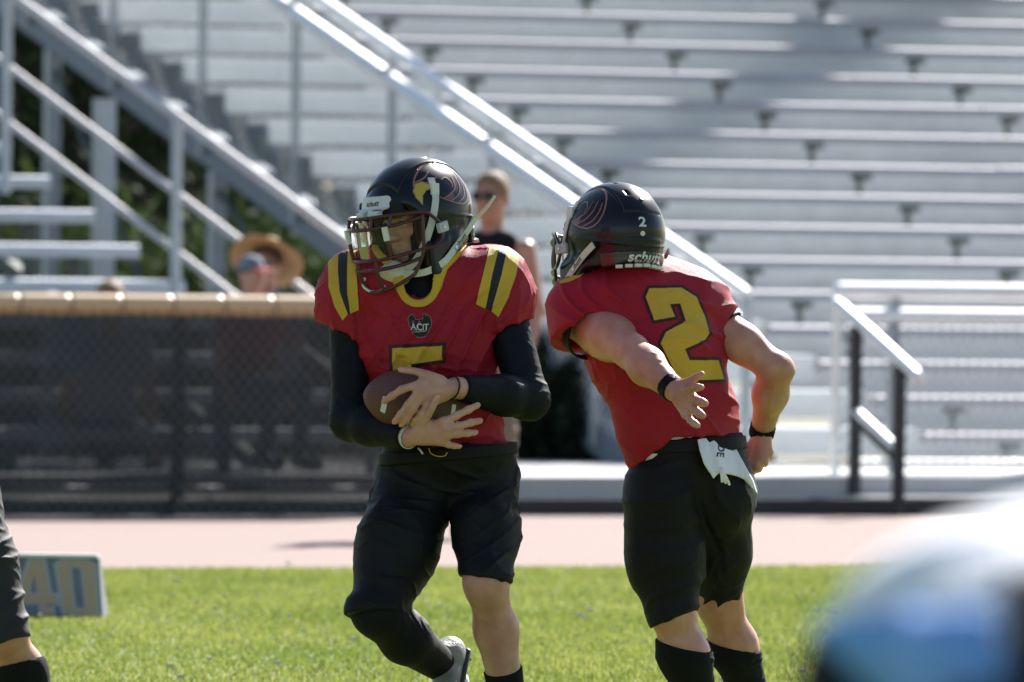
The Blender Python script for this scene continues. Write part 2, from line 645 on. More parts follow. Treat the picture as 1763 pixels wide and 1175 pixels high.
k0 = KO + V3 * 0.05
bar('kerb_board', k0 - U3*22 + Z3*0.045, k0 + U3*22 + Z3*0.045, 0.03, 0.045, M_black,
    cat='kerb', label='long low black board edging the running track')
WLK = P(1100, 883, 57.0); WLK[2] = 0
wz = 0.20
o = MB().box(WLK + V3*2.1 + Z3*(wz/2), (U3, V3, Z3), (22, 2.1, wz/2)).build('concrete_walk', M_conc)
tag(o, kind='structure')

# fallen leaves behind the kerb
def leaves():
    r = np.random.RandomState(11); mb = MB()
    for i in range(420):
        c = k0 + U3 * (r.rand() * 9 - 1.5) + V3 * (0.06 + abs(r.randn()) * 0.5)
        if r.rand() < 0.4: c = WLK + U3 * (r.rand() * 8 - 3) - V3 * (0.02 + 0.15 * abs(r.randn()))
        a = r.rand() * 6.28; t = r.rand() * 0.9
        e1 = np.array([math.cos(a), math.sin(a), 0.0]); e2 = np.array([-math.sin(a) * math.cos(t), math.cos(a) * math.cos(t), math.sin(t)])
        s = 0.02 + 0.03 * r.rand(); c = c + Z3 * (0.02 + s * 0.5)
        n = len(mb.v)
        mb.v += [c - e1*s, c + e2*s*0.6, c + e1*s, c - e2*s*0.6]; mb.f.append([n, n+1, n+2, n+3])
    o = mb.build('fallen_leaves', mat('dry_leaf', (0.35, 0.12, 0.04), 0.8, noise=(6, 0.4, (0.28, 0.17, 0.09))))
    tag(o, 'dry orange brown leaves fallen along the black kerb board', 'leaves', kind='stuff')
leaves()

# ------------------------------------------------------------------ the stands
def metal(name, col, rough, metalness=0.8):
    m, nt, b = new_mat(name)
    tc = nt.nodes.new('ShaderNodeTexCoord')
    mp = nt.nodes.new('ShaderNodeMapping'); mp.inputs['Rotation'].default_value = (0, 0, -TH); mp.inputs['Scale'].default_value = (0.7, 9, 9)
    n = nt.nodes.new('ShaderNodeTexNoise'); n.inputs['Scale'].default_value = 1.3; n.inputs['Detail'].default_value = 7
    nt.links.new(tc.outputs['Object'], mp.inputs[0]); nt.links.new(mp.outputs[0], n.inputs['Vector'])
    r = nt.nodes.new('ShaderNodeValToRGB')
    r.color_ramp.elements[0].position = 0.3; r.color_ramp.elements[1].position = 0.72
    r.color_ramp.elements[0].color = (*[c * 0.86 for c in col], 1); r.color_ramp.elements[1].color = (*col, 1)
    nt.links.new(n.outputs['Fac'], r.inputs[0]); nt.links.new(r.outputs[0], b.inputs['Base Color'])
    mr = nt.nodes.new('ShaderNodeMapRange'); mr.inputs[3].default_value = rough - 0.06; mr.inputs[4].default_value = rough + 0.1
    nt.links.new(n.outputs['Fac'], mr.inputs[0]); nt.links.new(mr.outputs[0], b.inputs['Roughness'])
    b.inputs['Metallic'].default_value = metalness
    return m
M_alu = metal('seat_aluminium', (0.38, 0.37, 0.39), 0.5, 0.3)
M_alu2 = metal('riser_aluminium', (0.76, 0.78, 0.77), 0.5, 0.1)
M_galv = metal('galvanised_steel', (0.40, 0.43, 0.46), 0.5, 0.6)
M_pipe = metal('pipe_steel', (0.55, 0.52, 0.50), 0.5, 0.2)
M_rail = metal('rail_aluminium', (0.88, 0.88, 0.87), 0.36, 0.6)
M_rail2 = metal('bright_rail', (0.92, 0.92, 0.91), 0.42, 0.0)
M_str = metal('stringer_steel', (0.20, 0.24, 0.28), 0.55, 0.3)
M_sbk = metal('seat_bracket_steel', (0.16, 0.185, 0.17), 0.6, 0.3)
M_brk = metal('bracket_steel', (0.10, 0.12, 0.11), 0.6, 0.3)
M_wire = metal('chain_wire', (0.62, 0.63, 0.63), 0.45, 0.4)

RISE, RUN = 0.2032, 0.66
SO = P(1290, 804, 59.5); SO[2] = 0.20
def srow(n, u=0.0, v=0.0, z=0.0):
    return SO + V3 * (RUN * n + v) + Z3 * (RISE * n + z) + U3 * u
NROW = 18
LEN = 16.0
AIS = 1.50
stand = thing('grandstand', tuple(SO * [1, 1, 0]), 'tall aluminium grandstand with closed risers and long seat rows', 'grandstand')
def nose(w, t):
    """plank section with a rounded front edge; x runs back, y up"""
    pr = [(0.0, -t)]
    for k in range(7):
        a = math.pi - k * math.pi / 2 / 6
        pr.append((0.030 + 0.030 * math.cos(a), -0.030 + 0.030 * math.sin(a)))
    pr += [(w, 0.0), (w, -t)]
    return pr
seat_me = None
for n in range(1, NROW + 1):
    for nm, v, z, w, t, m in (('seat_plank', 0.0, 0.0, 0.26, 0.056, M_alu), ('foot_plank', 0.30, -0.235, 0.60, 0.045, M_alu2)):
        cuts = [AIS, 4.85 + 0.3*(n % 3), 10.2 - 0.4*(n % 2), LEN] if nm == 'seat_plank' else [AIS, LEN]
        for q in range(len(cuts) - 1):
            jv, jz = rng.uniform(-0.006, 0.006), rng.uniform(-0.004, 0.004)
            MB().prof(nose(w, t), srow(n, cuts[q] + 0.003, v + jv, z + jz), srow(n, cuts[q+1] - 0.003, v + jv + rng.uniform(-0.004, 0.004), z + jz + rng.uniform(-0.004, 0.004)), V3, Z3).build(nm, m, stand)
    MB().box(srow(n, (LEN+AIS)/2, 0.475, -0.135), (U3, V3, Z3), ((LEN-AIS)/2 - 0.01, 0.006, 0.095)).build('riser_panel', M_alu2, stand)
    MB().prof([(0, -0.158), (0.0, -0.012), (0.012, 0.0), (0.34, 0.0), (0.34, -0.03), (0.03, -0.03), (0.03, -0.158)], srow(n, 0.0, 0.02, 0.03), srow(n, AIS - 0.04, 0.02, 0.03), V3, Z3).build('aisle_step', M_alu2, stand)
    k = 0
    while 2.12 + k * 1.80 < LEN:
        u = 2.12 + k * 1.80; k += 1
        MB().box(srow(n, u, 0.13, -0.083), (U3, V3, Z3), (0.018, 0.11, 0.020)) \
            .box(srow(n, u, 0.16, -0.20), (U3, V3, Z3), (0.013, 0.018, 0.10)).build('seat_bracket', M_sbk, stand)
# end stringer and frames under the rows
for u in (0.02, 5.3, 10.6, LEN - 0.02):
    MB().prof([(-0.05, -0.02), (0.05, -0.02), (0.05, 0.20), (-0.05, 0.20)], srow(-0.4, u, 0.1, -0.50), srow(NROW + 0.6, u, 0.1, -0.50), U3, Z3).build('stringer', M_str, stand)
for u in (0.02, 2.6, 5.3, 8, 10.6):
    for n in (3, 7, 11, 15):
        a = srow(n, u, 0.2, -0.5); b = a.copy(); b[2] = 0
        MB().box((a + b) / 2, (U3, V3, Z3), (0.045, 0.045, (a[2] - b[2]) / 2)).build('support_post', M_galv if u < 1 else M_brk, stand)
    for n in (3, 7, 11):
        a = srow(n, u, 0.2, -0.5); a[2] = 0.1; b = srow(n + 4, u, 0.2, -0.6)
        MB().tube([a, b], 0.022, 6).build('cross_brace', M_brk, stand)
# end guard: posts, two sloping rails, chain-link
def wires(poly, e1, e2, O, pitch, r, name, m, parent):
    """two crossing families of wires clipped to a convex 2d polygon in the e1/e2 plane"""
    mb = MB(); poly = [np.array(p, float) for p in poly]
    area = sum(poly[i][0]*poly[(i+1) % len(poly)][1] - poly[(i+1) % len(poly)][0]*poly[i][1] for i in range(len(poly)))
    if area < 0: poly = poly[::-1]
    nrm = np.cross(e1, e2)
    for fam in (0, 1):
        d = np.array([0.66, 0.75]) if fam == 0 else np.array([0.66, -0.75]); d /= np.linalg.norm(d)
        nn = np.array([-d[1], d[0]])
        s = [p @ nn for p in poly]; q = math.floor(min(s) / pitch) * pitch
        while q < max(s):
            q += pitch
            t0, t1 = -1e9, 1e9; p0 = nn * q
            for i in range(len(poly)):
                a, b = poly[i], poly[(i + 1) % len(poly)]
                en = np.array([-(b - a)[1], (b - a)[0]])
                den = d @ en; num = (a - p0) @ en
                if abs(den) < 1e-9:
                    if num > 0: t1 = -1e9
                    continue
                if den > 0: t0 = max(t0, num / den)
                else: t1 = min(t1, num / den)
            if t1 - t0 > 0.02:
                A0, A1 = p0 + d * t0, p0 + d * t1
                ofs = nrm * (0.0025 if fam else -0.0025)
                mb.tube([O + e1*A0[0] + e2*A0[1] + ofs, O + e1*A1[0] + e2*A1[1] + ofs], r, 4, cap=False)
    o = mb.build(name, m, parent)
    return tag(o, kind='stuff')
guard = thing('end_guard_rail', tuple(srow(0)*[1, 1, 0]), 'sloping guard with two bright rails and chain link beside the grandstand rows', 'guard rail')
gu = -0.06
GP = [-0.1, 2.83, 4.97, 7.11, 9.25, 11.39, 13.53, 15.67, 17.8]
for a, zz, rr in ((0, 1.02, 0.032), (1, 0.86, 0.045)):
    for i in range(len(GP) - 1):
        n0 = GP[i]; n1 = GP[i+1] - (0.06 if a else 0.0)
        MB().tube([srow(n0 + (0.06 if a else 0), gu - (0.05 if a else 0), 0, zz), srow(n1, gu - (0.05 if a else 0), 0, zz)], rr, 12).build('rail', M_rail, guard, True)
for n0 in GP:
    MB().box(srow(n0, gu, 0, 0.27), (U3, V3, Z3), (0.022, 0.022, 0.74)).build('post', M_galv, guard)
sl = RISE / RUN
wires([(-0.1, -0.36 - 0.1*sl), (RUN*17, -0.36 + RUN*17*sl), (RUN*17, 0.82 + RUN*17*sl), (-0.1, 0.82 - 0.1*sl)], V3, Z3, srow(0, gu + 0.02), 0.055, 0.0042, 'chain_link', M_wire, guard)

# front guard on the walk, right of the aisle
fg = thing('front_guard_rail', tuple(P(1437, 805, 58.6)), 'pipe guard with chain link along the front of the grandstand walk', 'guard rail')
F0 = P(1437, 800, 58.6); F0[2] = wz
ftop = 1.03; fsec = 0.89
FL = 9.0
MB().tube([F0 + Z3*ftop, F0 + U3*FL + Z3*ftop], 0.046, 16).build('rail', M_rail2, fg, True)
MB().tube([F0 + U3*0.10 + Z3*fsec, F0 + U3*FL + Z3*fsec], 0.042, 16).build('rail', M_rail2, fg, True)
MB().tube([F0 + U3*0.10 + Z3*0.06, F0 + U3*FL + Z3*0.06], 0.022, 12).build('rail', M_rail, fg, True)
for u, m in ((0, M_rail), (0.37, M_galv), (2.2, M_galv), (4.0, M_galv), (5.8, M_galv), (7.6, M_galv)):
    MB().box(F0 + U3*u + Z3*(ftop/2), (U3, V3, Z3), (0.026 if u else 0.018, 0.024, ftop/2)).build('post', m, fg)
wires([(0.02, 0.06), (FL, 0.06), (FL, fsec), (0.02, fsec)], U3, Z3, F0 - V3*0.03, 0.052, 0.0052, 'chain_link', M_galv, fg)

# stair hand rail with black posts in front of it
hr = thing('stair_handrail', tuple(P(1550, 870, 57.1)), 'short sloping handrail on two black posts at the walk steps', 'handrail')
H1 = P(1447, 527, 57.75); H2 = P(1572, 640, 56.85)
MB().tube(spline([H1 - Z3*0.02, H1, H2, H2 + (H2-H1)*0.05 - Z3*0.02], 4), 0.030, 12).build('rail', M_rail, hr, True)
for t, yb in ((0.22, 0.1), (0.82, 0.0)):
    a = H1 + (H2 - H1) * t; b = a.copy(); b[2] = yb
    MB().box((a + b)/2 - Z3*0.015, (U3, V3, Z3), (0.024, 0.03, (a[2]-b[2])/2 - 0.02)).build('post', M_black, hr)
a = H1 + (H2-H1)*0.22 - Z3*0.50; b = H1 + (H2-H1)*0.82 - Z3*0.50
MB().tube([a, b], 0.024, 10).build('lower_rail', M_rail, hr, True)
MB().tube([a - Z3*0.055, b - Z3*0.055], 0.024, 10).build('lower_rail', M_black, hr, True)
# concrete steps under it
st = thing('concrete_steps', tuple(H2 * [1, 1, 0]), 'low concrete steps up to the grandstand walk', 'steps')
S0 = WLK + U3 * float((P(1650, 860, 57.5) - WLK) @ U3)
for i in range(1):
    MB().box(S0 - V3*0.17 + Z3*0.05, (U3, V3, Z3), (0.55, 0.16, 0.05)).build('step', M_conc, st)

# ------------------------------------------------------------------ aisle stair guard (three pipe rails) left of the grandstand
ag = thing('aisle_pipe_guard', tuple(P(305, 860, 59.0)*[1, 1, 0]), 'sloping three pipe stair guard between the two banks of seats', 'guard rail')
A0 = P(305, 200, 59.3)
def arow(n, z=0): return A0 + V3 * RUN * n + Z3 * (RISE * n + z)
posts = (-4.0, 0.0, 3.75, 7.5)
for n in posts:
    a = arow(n, 0.0); MB().tube([a - Z3*1.2, a], 0.034, 10).build('post', M_galv, ag, True)
for zz, n0 in ((0.0, -4.0), (-0.44, -4), (-0.77, -4)):
    for i in range(len(posts) - 1):
        g = 0.0 if zz == 0 else 0.10
        MB().tube([arow(posts[i] + g, zz), arow(posts[i+1] - g, zz)], 0.022 if zz else 0.026, 10).build('rail', M_pipe, ag, True)
MB().tube([arow(-4.0, 0.06)+V3*0.25, arow(9, 0.06)+V3*0.25], 0.018, 10).build('rail', M_pipe, ag, True)
# ------------------------------------------------------------------ open bleacher at the left
M_old = metal('weathered_plank', (0.50, 0.53, 0.57), 0.5, 0.5)
BO = P(320, 483, 60.3)
bl = thing('open_bleacher', tuple(BO*[1, 1, 0]), 'open plank bleacher with daylight showing between its rows', 'bleacher')
def brow(n, u=0, v=0, z=0): return BO + V3*(RUN*n + v) + Z3*(RISE*n + z) + U3*u
nlow = -int((BO[2] - 0.25) / RISE)
for n in range(nlow, 8):
    MB().prof(nose(0.26, 0.075), brow(n, -9), brow(n, 0), V3, Z3).build('seat_plank', M_old, bl)
for u in (-0.35, -2.2, -4.0, -5.8):
    MB().prof([(-0.03, -0.1), (0.03, -0.1), (0.03, 0), (-0.03, 0)], brow(nlow, u, 0.1, -0.4), brow(8, u, 0.1, -0.4), U3, Z3).build('stringer', M_brk, bl)
    for n in (0, 3, 6):
        a = brow(n, u, 0.15, -0.42); b = a*[1, 1, 0]
        MB().box((a+b)/2, (U3, V3, Z3), (0.03, 0.03, a[2]/2)).build('support_post', M_brk, bl)
    for n in range(nlow, 8):
        a = brow(n, u, 0.12, -0.24)
        MB().box(a, (U3, V3, Z3), (0.02, 0.1, 0.16)).build('seat_bracket', M_brk, bl)
# lone grey column and brace behind
col_ = thing('steel_column', tuple(P(180, 800, 63)*[1, 1, 0]), 'pale square steel column standing behind the pipe guard', 'column')
a = P(180, 170, 63.0); b = a*[1, 1, 0]
MB().box((a+b)/2, (U3, V3, Z3), (0.055, 0.055, a[2]/2)).build('shaft', M_galv, col_)
MB().box(b + Z3*0.03, (U3, V3, Z3), (0.12, 0.12, 0.03)).build('base_plate', M_galv, col_)

# ------------------------------------------------------------------ wind-screen fence with yellow cap
M_cap = mat('yellow_cap', (0.62, 0.37, 0.15), 0.36, noise=(4, 0.8, (0.66, 0.42, 0.19)), spec=0.8, coat=0.8)
M_post = mat('fence_post', (0.02, 0.022, 0.028), 0.5)
fen = thing('windscreen_fence', tuple(KO), 'chain link fence with black windscreen and yellow plastic cap', 'fence')
f0 = KO + V3*0.02
fe_r = float((P(775, 895, 55.6) - f0) @ U3); fe_l = -9.5
FT = 1.112
seg = 0.295
n = int((fe_r - fe_l) / seg)
for i in range(n):
    a = f0 + U3*(fe_r - (i+1)*seg + 0.006) + Z3*FT; b = f0 + U3*(fe_r - i*seg - 0.006) + Z3*FT
    MB().tube([a, b], 0.062, 16).build('cap_segment', M_cap, fen, True)
MB().tube([f0 + U3*fe_l + Z3*FT, f0 + U3*fe_r + Z3*FT], 0.045, 10).build('top_rail', M_post, fen, True)
u = fe_r
while u > fe_l:
    MB().tube([f0 + U3*u, f0 + U3*u + Z3*FT], 0.04, 10).build('post', M_post, fen, True)
    u -= 1.42
MB().tube([f0 + U3*fe_l + Z3*0.14, f0 + U3*fe_r + Z3*0.14], 0.02, 8).build('bottom_rail', M_post, fen, True)
m, nt, b = new_mat('windscreen_mesh')
b.inputs['Base Color'].default_value = (0.020, 0.020, 0.022, 1); b.inputs['Roughness'].default_value = 0.7
tr = nt.nodes.new('ShaderNodeBsdfTransparent'); mx = nt.nodes.new('ShaderNodeMixShader')
tc = nt.nodes.new('ShaderNodeTexCoord'); no = nt.nodes.new('ShaderNodeTexNoise'); no.inputs['Scale'].default_value = 1.6
mr = nt.nodes.new('ShaderNodeMapRange'); mr.inputs[1].default_value = 0.3; mr.inputs[2].default_value = 0.7; mr.inputs[3].default_value = 0.91; mr.inputs[4].default_value = 0.96
nt.links.new(tc.outputs['Object'], no.inputs['Vector']); nt.links.new(no.outputs['Fac'], mr.inputs[0]); nt.links.new(mr.outputs[0], mx.inputs[0])
nt.links.new(tr.outputs[0], mx.inputs[1]); nt.links.new(b.outputs[0], mx.inputs[2])
nt.links.new(mx.outputs[0], nt.nodes['Material Output'].inputs[0])
M_screen = m
def screen():
    nu, nz = 160, 12; vs = []; fs = []
    for i in range(nu + 1):
        u = fe_l + (fe_r - fe_l) * i / nu
        for j in range(nz + 1):
            z = 0.14 + (FT - 0.05 - 0.14) * j / nz
            w = 0.018 * math.sin(u * 4.4) * math.sin(j / nz * 3.1) + 0.012 * math.sin(u * 11 + j * 0.7)
            if j == 0: z += 0.02 * math.sin(u * 8)
            vs.append(f0 + U3*u + Z3*z + V3*(w - 0.05))
    for i in range(nu):
        for j in range(nz):
            q = i * (nz + 1) + j; fs.append([q, q + nz + 1, q + nz + 2, q + 1])
    link('windscreen', mesh_from(vs, fs), M_screen, fen, True)
screen()
wires([(fe_l, 0.0), (fe_r, 0.0), (fe_r, FT), (fe_l, FT)], U3, Z3, f0 - V3*0.085, 0.055, 0.0026, 'chain_link', M_sbk, fen)

# ------------------------------------------------------------------ floodlight mast behind the stands (its shadow crosses the seats)
tgt = P(1180, 120, 67.0)
hd = np.array([SUN_DIR.x, SUN_DIR.y, 0]); hd /= np.linalg.norm(hd)
mb_ = (tgt + hd * 13.5) * [1, 1, 0]
mast = thing('floodlight_mast', tuple(mb_), 'tall grey floodlight mast standing behind the grandstand', 'light mast')
MB().tube([mb_, mb_ + Z3*22], [0.30, 0.20], 16).build('pole', M_galv, mast, True)
for z in (20.0, 21.2):
    MB().box(mb_ + Z3*z, (U3, V3, Z3), (1.6, 0.06, 0.06)).build('cross_arm', M_galv, mast)
    for k in range(4):
        MB().tube([mb_ + Z3*(z - 0.05) + U3*(-1.35 + 0.9*k) - V3*0.1, mb_ + Z3*(z - 0.2) + U3*(-1.35 + 0.9*k) - V3*0.45], [0.12, 0.24], 14).build('lamp_head', M_galv, mast, True)
# ------------------------------------------------------------------ trees behind the stands
def leaf_mat(name, c1, c2):
    m, nt, b = new_mat(name)
    b.inputs['Roughness'].default_value = 0.8; b.inputs['Specular IOR Level'].default_value = 0.1
    geo = nt.nodes.new('ShaderNodeNewGeometry'); ramp = nt.nodes.new('ShaderNodeValToRGB')
    ramp.color_ramp.elements[0].color = (*c1, 1); ramp.color_ramp.elements[1].color = (*c2, 1)
    nt.links.new(geo.outputs['Random Per Island'], ramp.inputs[0]); nt.links.new(ramp.outputs[0], b.inputs['Base Color'])
    tr = nt.nodes.new('ShaderNodeBsdfTranslucent'); nt.links.new(ramp.outputs[0], tr.inputs[0])
    mx = nt.nodes.new('ShaderNodeMixShader'); mx.inputs[0].default_value = 0.22
    nt.links.new(b.outputs[0], mx.inputs[1]); nt.links.new(tr.outputs[0], mx.inputs[2])
    nt.links.new(mx.outputs[0], nt.nodes['Material Output'].inputs[0])
    return m
M_leaf = [leaf_mat('leaf_dark', (0.018, 0.032, 0.016), (0.04, 0.06, 0.03)), leaf_mat('leaf_mid', (0.03, 0.05, 0.02), (0.07, 0.10, 0.03))]
M_bark = mat('bark', (0.09, 0.07, 0.055), 0.9, noise=(6, 0.6, (0.14, 0.115, 0.09)), bump=(25, 0.8))

def tree(name, base, h, rad, nleaf, lm, seed, label, group=None, low=0.15):
    r = np.random.RandomState(seed); base = np.array(base, float)
    t = thing(name, tuple(base), label, 'tree', group)
    mb = MB()
    lean = r.randn(2) * 0.03 * h
    top = base + np.array([lean[0], lean[1], h * 0.8])
    pts = [base + (top - base) * k / 5 + np.array([*(r.randn(2) * 0.05), 0]) * (k > 0) for k in range(6)]
    mb.tube(pts, [0.028*h*(1 - k/5.5) for k in range(6)], 8)
    ends = []
    for i in range(14):
        k = 0.2 + 0.75 * r.rand(); p = base + (top - base) * k; a = r.rand() * 6.28
        L = rad * (0.6 + 0.4 * r.rand()) * (1.1 - 0.5 * k)
        q = p + np.array([math.cos(a) * L, math.sin(a) * L, L * (0.3 + 0.5 * r.rand())])
        mb.tube([p, (p + q)/2 + r.randn(3)*0.06, q], [0.009*h*(1.1-k), 0.006*h*(1.1-k), 0.002*h], 5); ends.append(q)
    mb.build('trunk', M_bark, t, True)
    # leaf clumps
    nc = 70
    th = r.rand(nc)*6.283; zz = low + (1 - low) * r.rand(nc)
    rr = rad * np.sqrt(np.clip(1 - (2*zz - 1 - 0.0)**2 * 0.75, 0.1, 1)) * r.rand(nc)**0.4
    C = np.stack([base[0] + lean[0]*zz + np.cos(th)*rr, base[1] + lean[1]*zz + np.sin(th)*rr, base[2] + zz*h], 1)
    ci = r.randint(0, nc, nleaf)
    p = C[ci] + r.randn(nleaf, 3) * np.array([0.16, 0.16, 0.10]) * rad * 1.1
    p[:, 2] = np.maximum(p[:, 2], base[2] + 0.05)
    s = (0.05 + 0.05 * r.rand(nleaf))[:, None]
    a = r.randn(nleaf, 3); a /= np.linalg.norm(a, axis=1)[:, None]
    b_ = np.cross(a, r.randn(nleaf, 3)); b_ /= np.linalg.norm(b_, axis=1)[:, None]
    V = np.stack([p - a*s, p + b_*s*0.55, p + a*s, p - b_*s*0.55], 1)
    link('crown', mesh_np(V.reshape(-1, 3), np.arange(nleaf*4).reshape(-1, 4)), lm, t)
    return t
spots = [(-40, 84, 9, 2.6, 0), (150, 88, 10, 2.8, 1), (330, 82, 8, 2.3, 0), (480, 90, 10, 2.6, 0), (620, 86, 9, 2.4, 1), (-160, 95, 11, 3, 0), (250, 97, 12, 3.2, 0), (780, 92, 10, 2.6, 0), (-60, 104, 12, 3.2, 0), (60, 101, 12, 3.0, 0), (180, 106, 12, 3.2, 0), (420, 103, 12, 3.2, 0), (-330, 86, 10, 2.8, 1), (-480, 90, 11, 3.0, 0), (-700, 87, 10, 2.8, 0), (-900, 92, 11, 3.0, 0), (-1150, 88, 10, 3.0, 1)]
for i, (px, Y, h, rad, k) in enumerate(spots):
    b = P(px, 800, Y); b[2] = 0
    tree('deciduous_tree', b, h, rad, 9000, M_leaf[k], 20 + i, ['dense dark tree in shade behind the seat banks', 'lighter green tree in shade behind the seat banks'][k], 'trees behind the stands', low=0.03)
# low shrubs at their feet
for i, (px, Y) in enumerate([(30, 74), (140, 76), (250, 75), (370, 77), (500, 76), (600, 78), (720, 78), (840, 79), (960, 80)]):
    b = P(px, 800, Y); b[2] = 0
    r = np.random.RandomState(50 + i); t = thing('shrub', tuple(b), 'yellow green shrub growing under the trees behind the stands', 'shrub', 'shrubs behind the stands')
    n = 3500; p = b + r.randn(n, 3) * np.array([0.45, 0.35, 0.4]) + np.array([0, 0, 0.8]); p[:, 2] = np.abs(p[:, 2]) + 0.03
    s = (0.03 + 0.04 * r.rand(n))[:, None]; a = r.randn(n, 3); a /= np.linalg.norm(a, axis=1)[:, None]
    q = np.cross(a, r.randn(n, 3)); q /= np.linalg.norm(q, axis=1)[:, None]
    V = np.stack([p - a*s, p + q*s*0.55, p + a*s, p - q*s*0.55], 1)
    link('foliage', mesh_np(V.reshape(-1, 3), np.arange(n*4).reshape(-1, 4)), M_leaf[1], t)
    mb = MB()
    for k in range(5): mb.tube([b + r.randn(3)*[0.05, 0.05, 0], b + r.randn(3)*[0.3, 0.3, 0] + Z3*1.0], [0.015, 0.005], 5)
    mb.build('stems', M_bark, t)

# dark shrubs added to darken the shaded gap at the low end of the grandstand
M_leaf.append(leaf_mat('leaf_dark_filler', (0.010, 0.018, 0.012), (0.024, 0.034, 0.022)))
for i, (px, Y, hh) in enumerate([(905, 61.6, 0.80), (955, 61.9, 0.95), (1012, 61.5, 0.85), (1062, 61.8, 0.70)]):
    b = P(px, 800, Y); b[2] = 0.0
    r = np.random.RandomState(90 + i); t = thing('dark_filler_shrub', tuple(b), 'dark shrub added to darken the low end of the grandstand', 'shrub', 'added shrubs at the grandstand end')
    n = 5200; u = r.randn(n, 3); u /= np.linalg.norm(u, axis=1)[:, None]
    p = b + u * (r.rand(n, 1) ** 0.45) * np.array([0.24, 0.22, hh*0.52]) * (1 + 0.18*wnoise(u, 3.0, 70 + i))[:, None] + np.array([0, 0, hh*0.54])
    p[:, 2] = np.maximum(p[:, 2], 0.03)
    s_ = (0.018 + 0.022 * r.rand(n))[:, None]; a = r.randn(n, 3); a /= np.linalg.norm(a, axis=1)[:, None]
    q = np.cross(a, r.randn(n, 3)); q /= np.linalg.norm(q, axis=1)[:, None]
    V = np.stack([p - a*s_, p + q*s_*0.55, p + a*s_, p - q*s_*0.55], 1)
    link('foliage', mesh_np(V.reshape(-1, 3), np.arange(n*4).reshape(-1, 4)), M_leaf[2], t)
    mb = MB()
    for k in range(5): mb.tube([b + r.randn(3)*[0.03, 0.03, 0], b + r.randn(3)*[0.10, 0.10, 0] + Z3*hh*0.7], [0.014, 0.004], 5)
    mb.build('stems', M_bark, t)
# ------------------------------------------------------------------ player materials
def cloth(name, col, rough=0.65, weave=900.0, weave_s=0.25, sheen=0.15, var=0.10, spec=0.3):
    m, nt, b = new_mat(name)
    tc = nt.nodes.new('ShaderNodeTexCoord')
    n = nt.nodes.new('ShaderNodeTexNoise'); n.inputs['Scale'].default_value = 9; n.inputs['Detail'].default_value = 5
    nt.links.new(tc.outputs['Object'], n.inputs['Vector'])
    r = nt.nodes.new('ShaderNodeValToRGB')
    r.color_ramp.elements[0].position = 0.3; r.color_ramp.elements[1].position = 0.7
    r.color_ramp.elements[0].color = (*[c * (1 - var) for c in col], 1); r.color_ramp.elements[1].color = (*[c * (1 + var) for c in col], 1)
    nt.links.new(n.outputs['Fac'], r.inputs[0]); nt.links.new(r.outputs[0], b.inputs['Base Color'])
    b.inputs['Roughness'].default_value = rough; b.inputs['Specular IOR Level'].default_value = spec
    b.inputs['Sheen Weight'].default_value = sheen; b.inputs['Sheen Roughness'].default_value = 0.45
    vo = nt.nodes.new('ShaderNodeTexVoronoi'); vo.inputs['Scale'].default_value = weave
    nt.links.new(tc.outputs['Object'], vo.inputs['Vector'])
    n2 = nt.nodes.new('ShaderNodeTexNoise'); n2.inputs['Scale'].default_value = 45; n2.inputs['Detail'].default_value = 3
    nt.links.new(tc.outputs['Object'], n2.inputs['Vector'])
    b1 = nt.nodes.new('ShaderNodeBump'); b1.inputs['Strength'].default_value = weave_s; b1.inputs['Distance'].default_value = 0.002
    nt.links.new(vo.outputs['Distance'], b1.inputs['Height'])
    b2 = nt.nodes.new('ShaderNodeBump'); b2.inputs['Strength'].default_value = 0.18; b2.inputs['Distance'].default_value = 0.01
    nt.links.new(n2.outputs['Fac'], b2.inputs['Height']); nt.links.new(b1.outputs[0], b2.inputs['Normal'])
    nt.links.new(b2.outputs[0], b.inputs['Normal'])
    return m

def skin_mat(name, col, col2):
    m, nt, b = new_mat(name)
    tc = nt.nodes.new('ShaderNodeTexCoord')
    n = nt.nodes.new('ShaderNodeTexNoise'); n.inputs['Scale'].default_value = 22; n.inputs['Detail'].default_value = 5
    n3 = nt.nodes.new('ShaderNodeTexNoise'); n3.inputs['Scale'].default_value = 6; n3.inputs['Detail'].default_value = 3
    ad = nt.nodes.new('ShaderNodeMath'); ad.operation = 'ADD'
    ml = nt.nodes.new('ShaderNodeMath'); ml.operation = 'MULTIPLY'; ml.inputs[1].default_value = 0.5
    for q in (n, n3): nt.links.new(tc.outputs['Object'], q.inputs['Vector'])
    nt.links.new(n.outputs['Fac'], ad.inputs[0]); nt.links.new(n3.outputs['Fac'], ad.inputs[1]); nt.links.new(ad.outputs[0], ml.inputs[0])
    r = nt.nodes.new('ShaderNodeValToRGB')
    r.color_ramp.elements[0].position = 0.40; r.color_ramp.elements[1].position = 0.60
    r.color_ramp.elements[0].color = (*col, 1); r.color_ramp.elements[1].color = (*col2, 1)
    nt.links.new(ml.outputs[0], r.inputs[0]); nt.links.new(r.outputs[0], b.inputs['Base Color'])
    b.inputs['Roughness'].default_value = 0.40; b.inputs['Specular IOR Level'].default_value = 0.5
    b.inputs['Subsurface Weight'].default_value = 0.25
    b.inputs['Subsurface Radius'].default_value = (1.0, 0.35, 0.2); b.inputs['Subsurface Scale'].default_value = 0.008
    n2 = nt.nodes.new('ShaderNodeTexNoise'); n2.inputs['Scale'].default_value = 320
    nt.links.new(tc.outputs['Object'], n2.inputs['Vector'])
    bp = nt.nodes.new('ShaderNodeBump'); bp.inputs['Strength'].default_value = 0.15; bp.inputs['Distance'].default_value = 0.003
    nt.links.new(n2.outputs['Fac'], bp.inputs['Height']); nt.links.new(bp.outputs[0], b.inputs['Normal'])
    return m

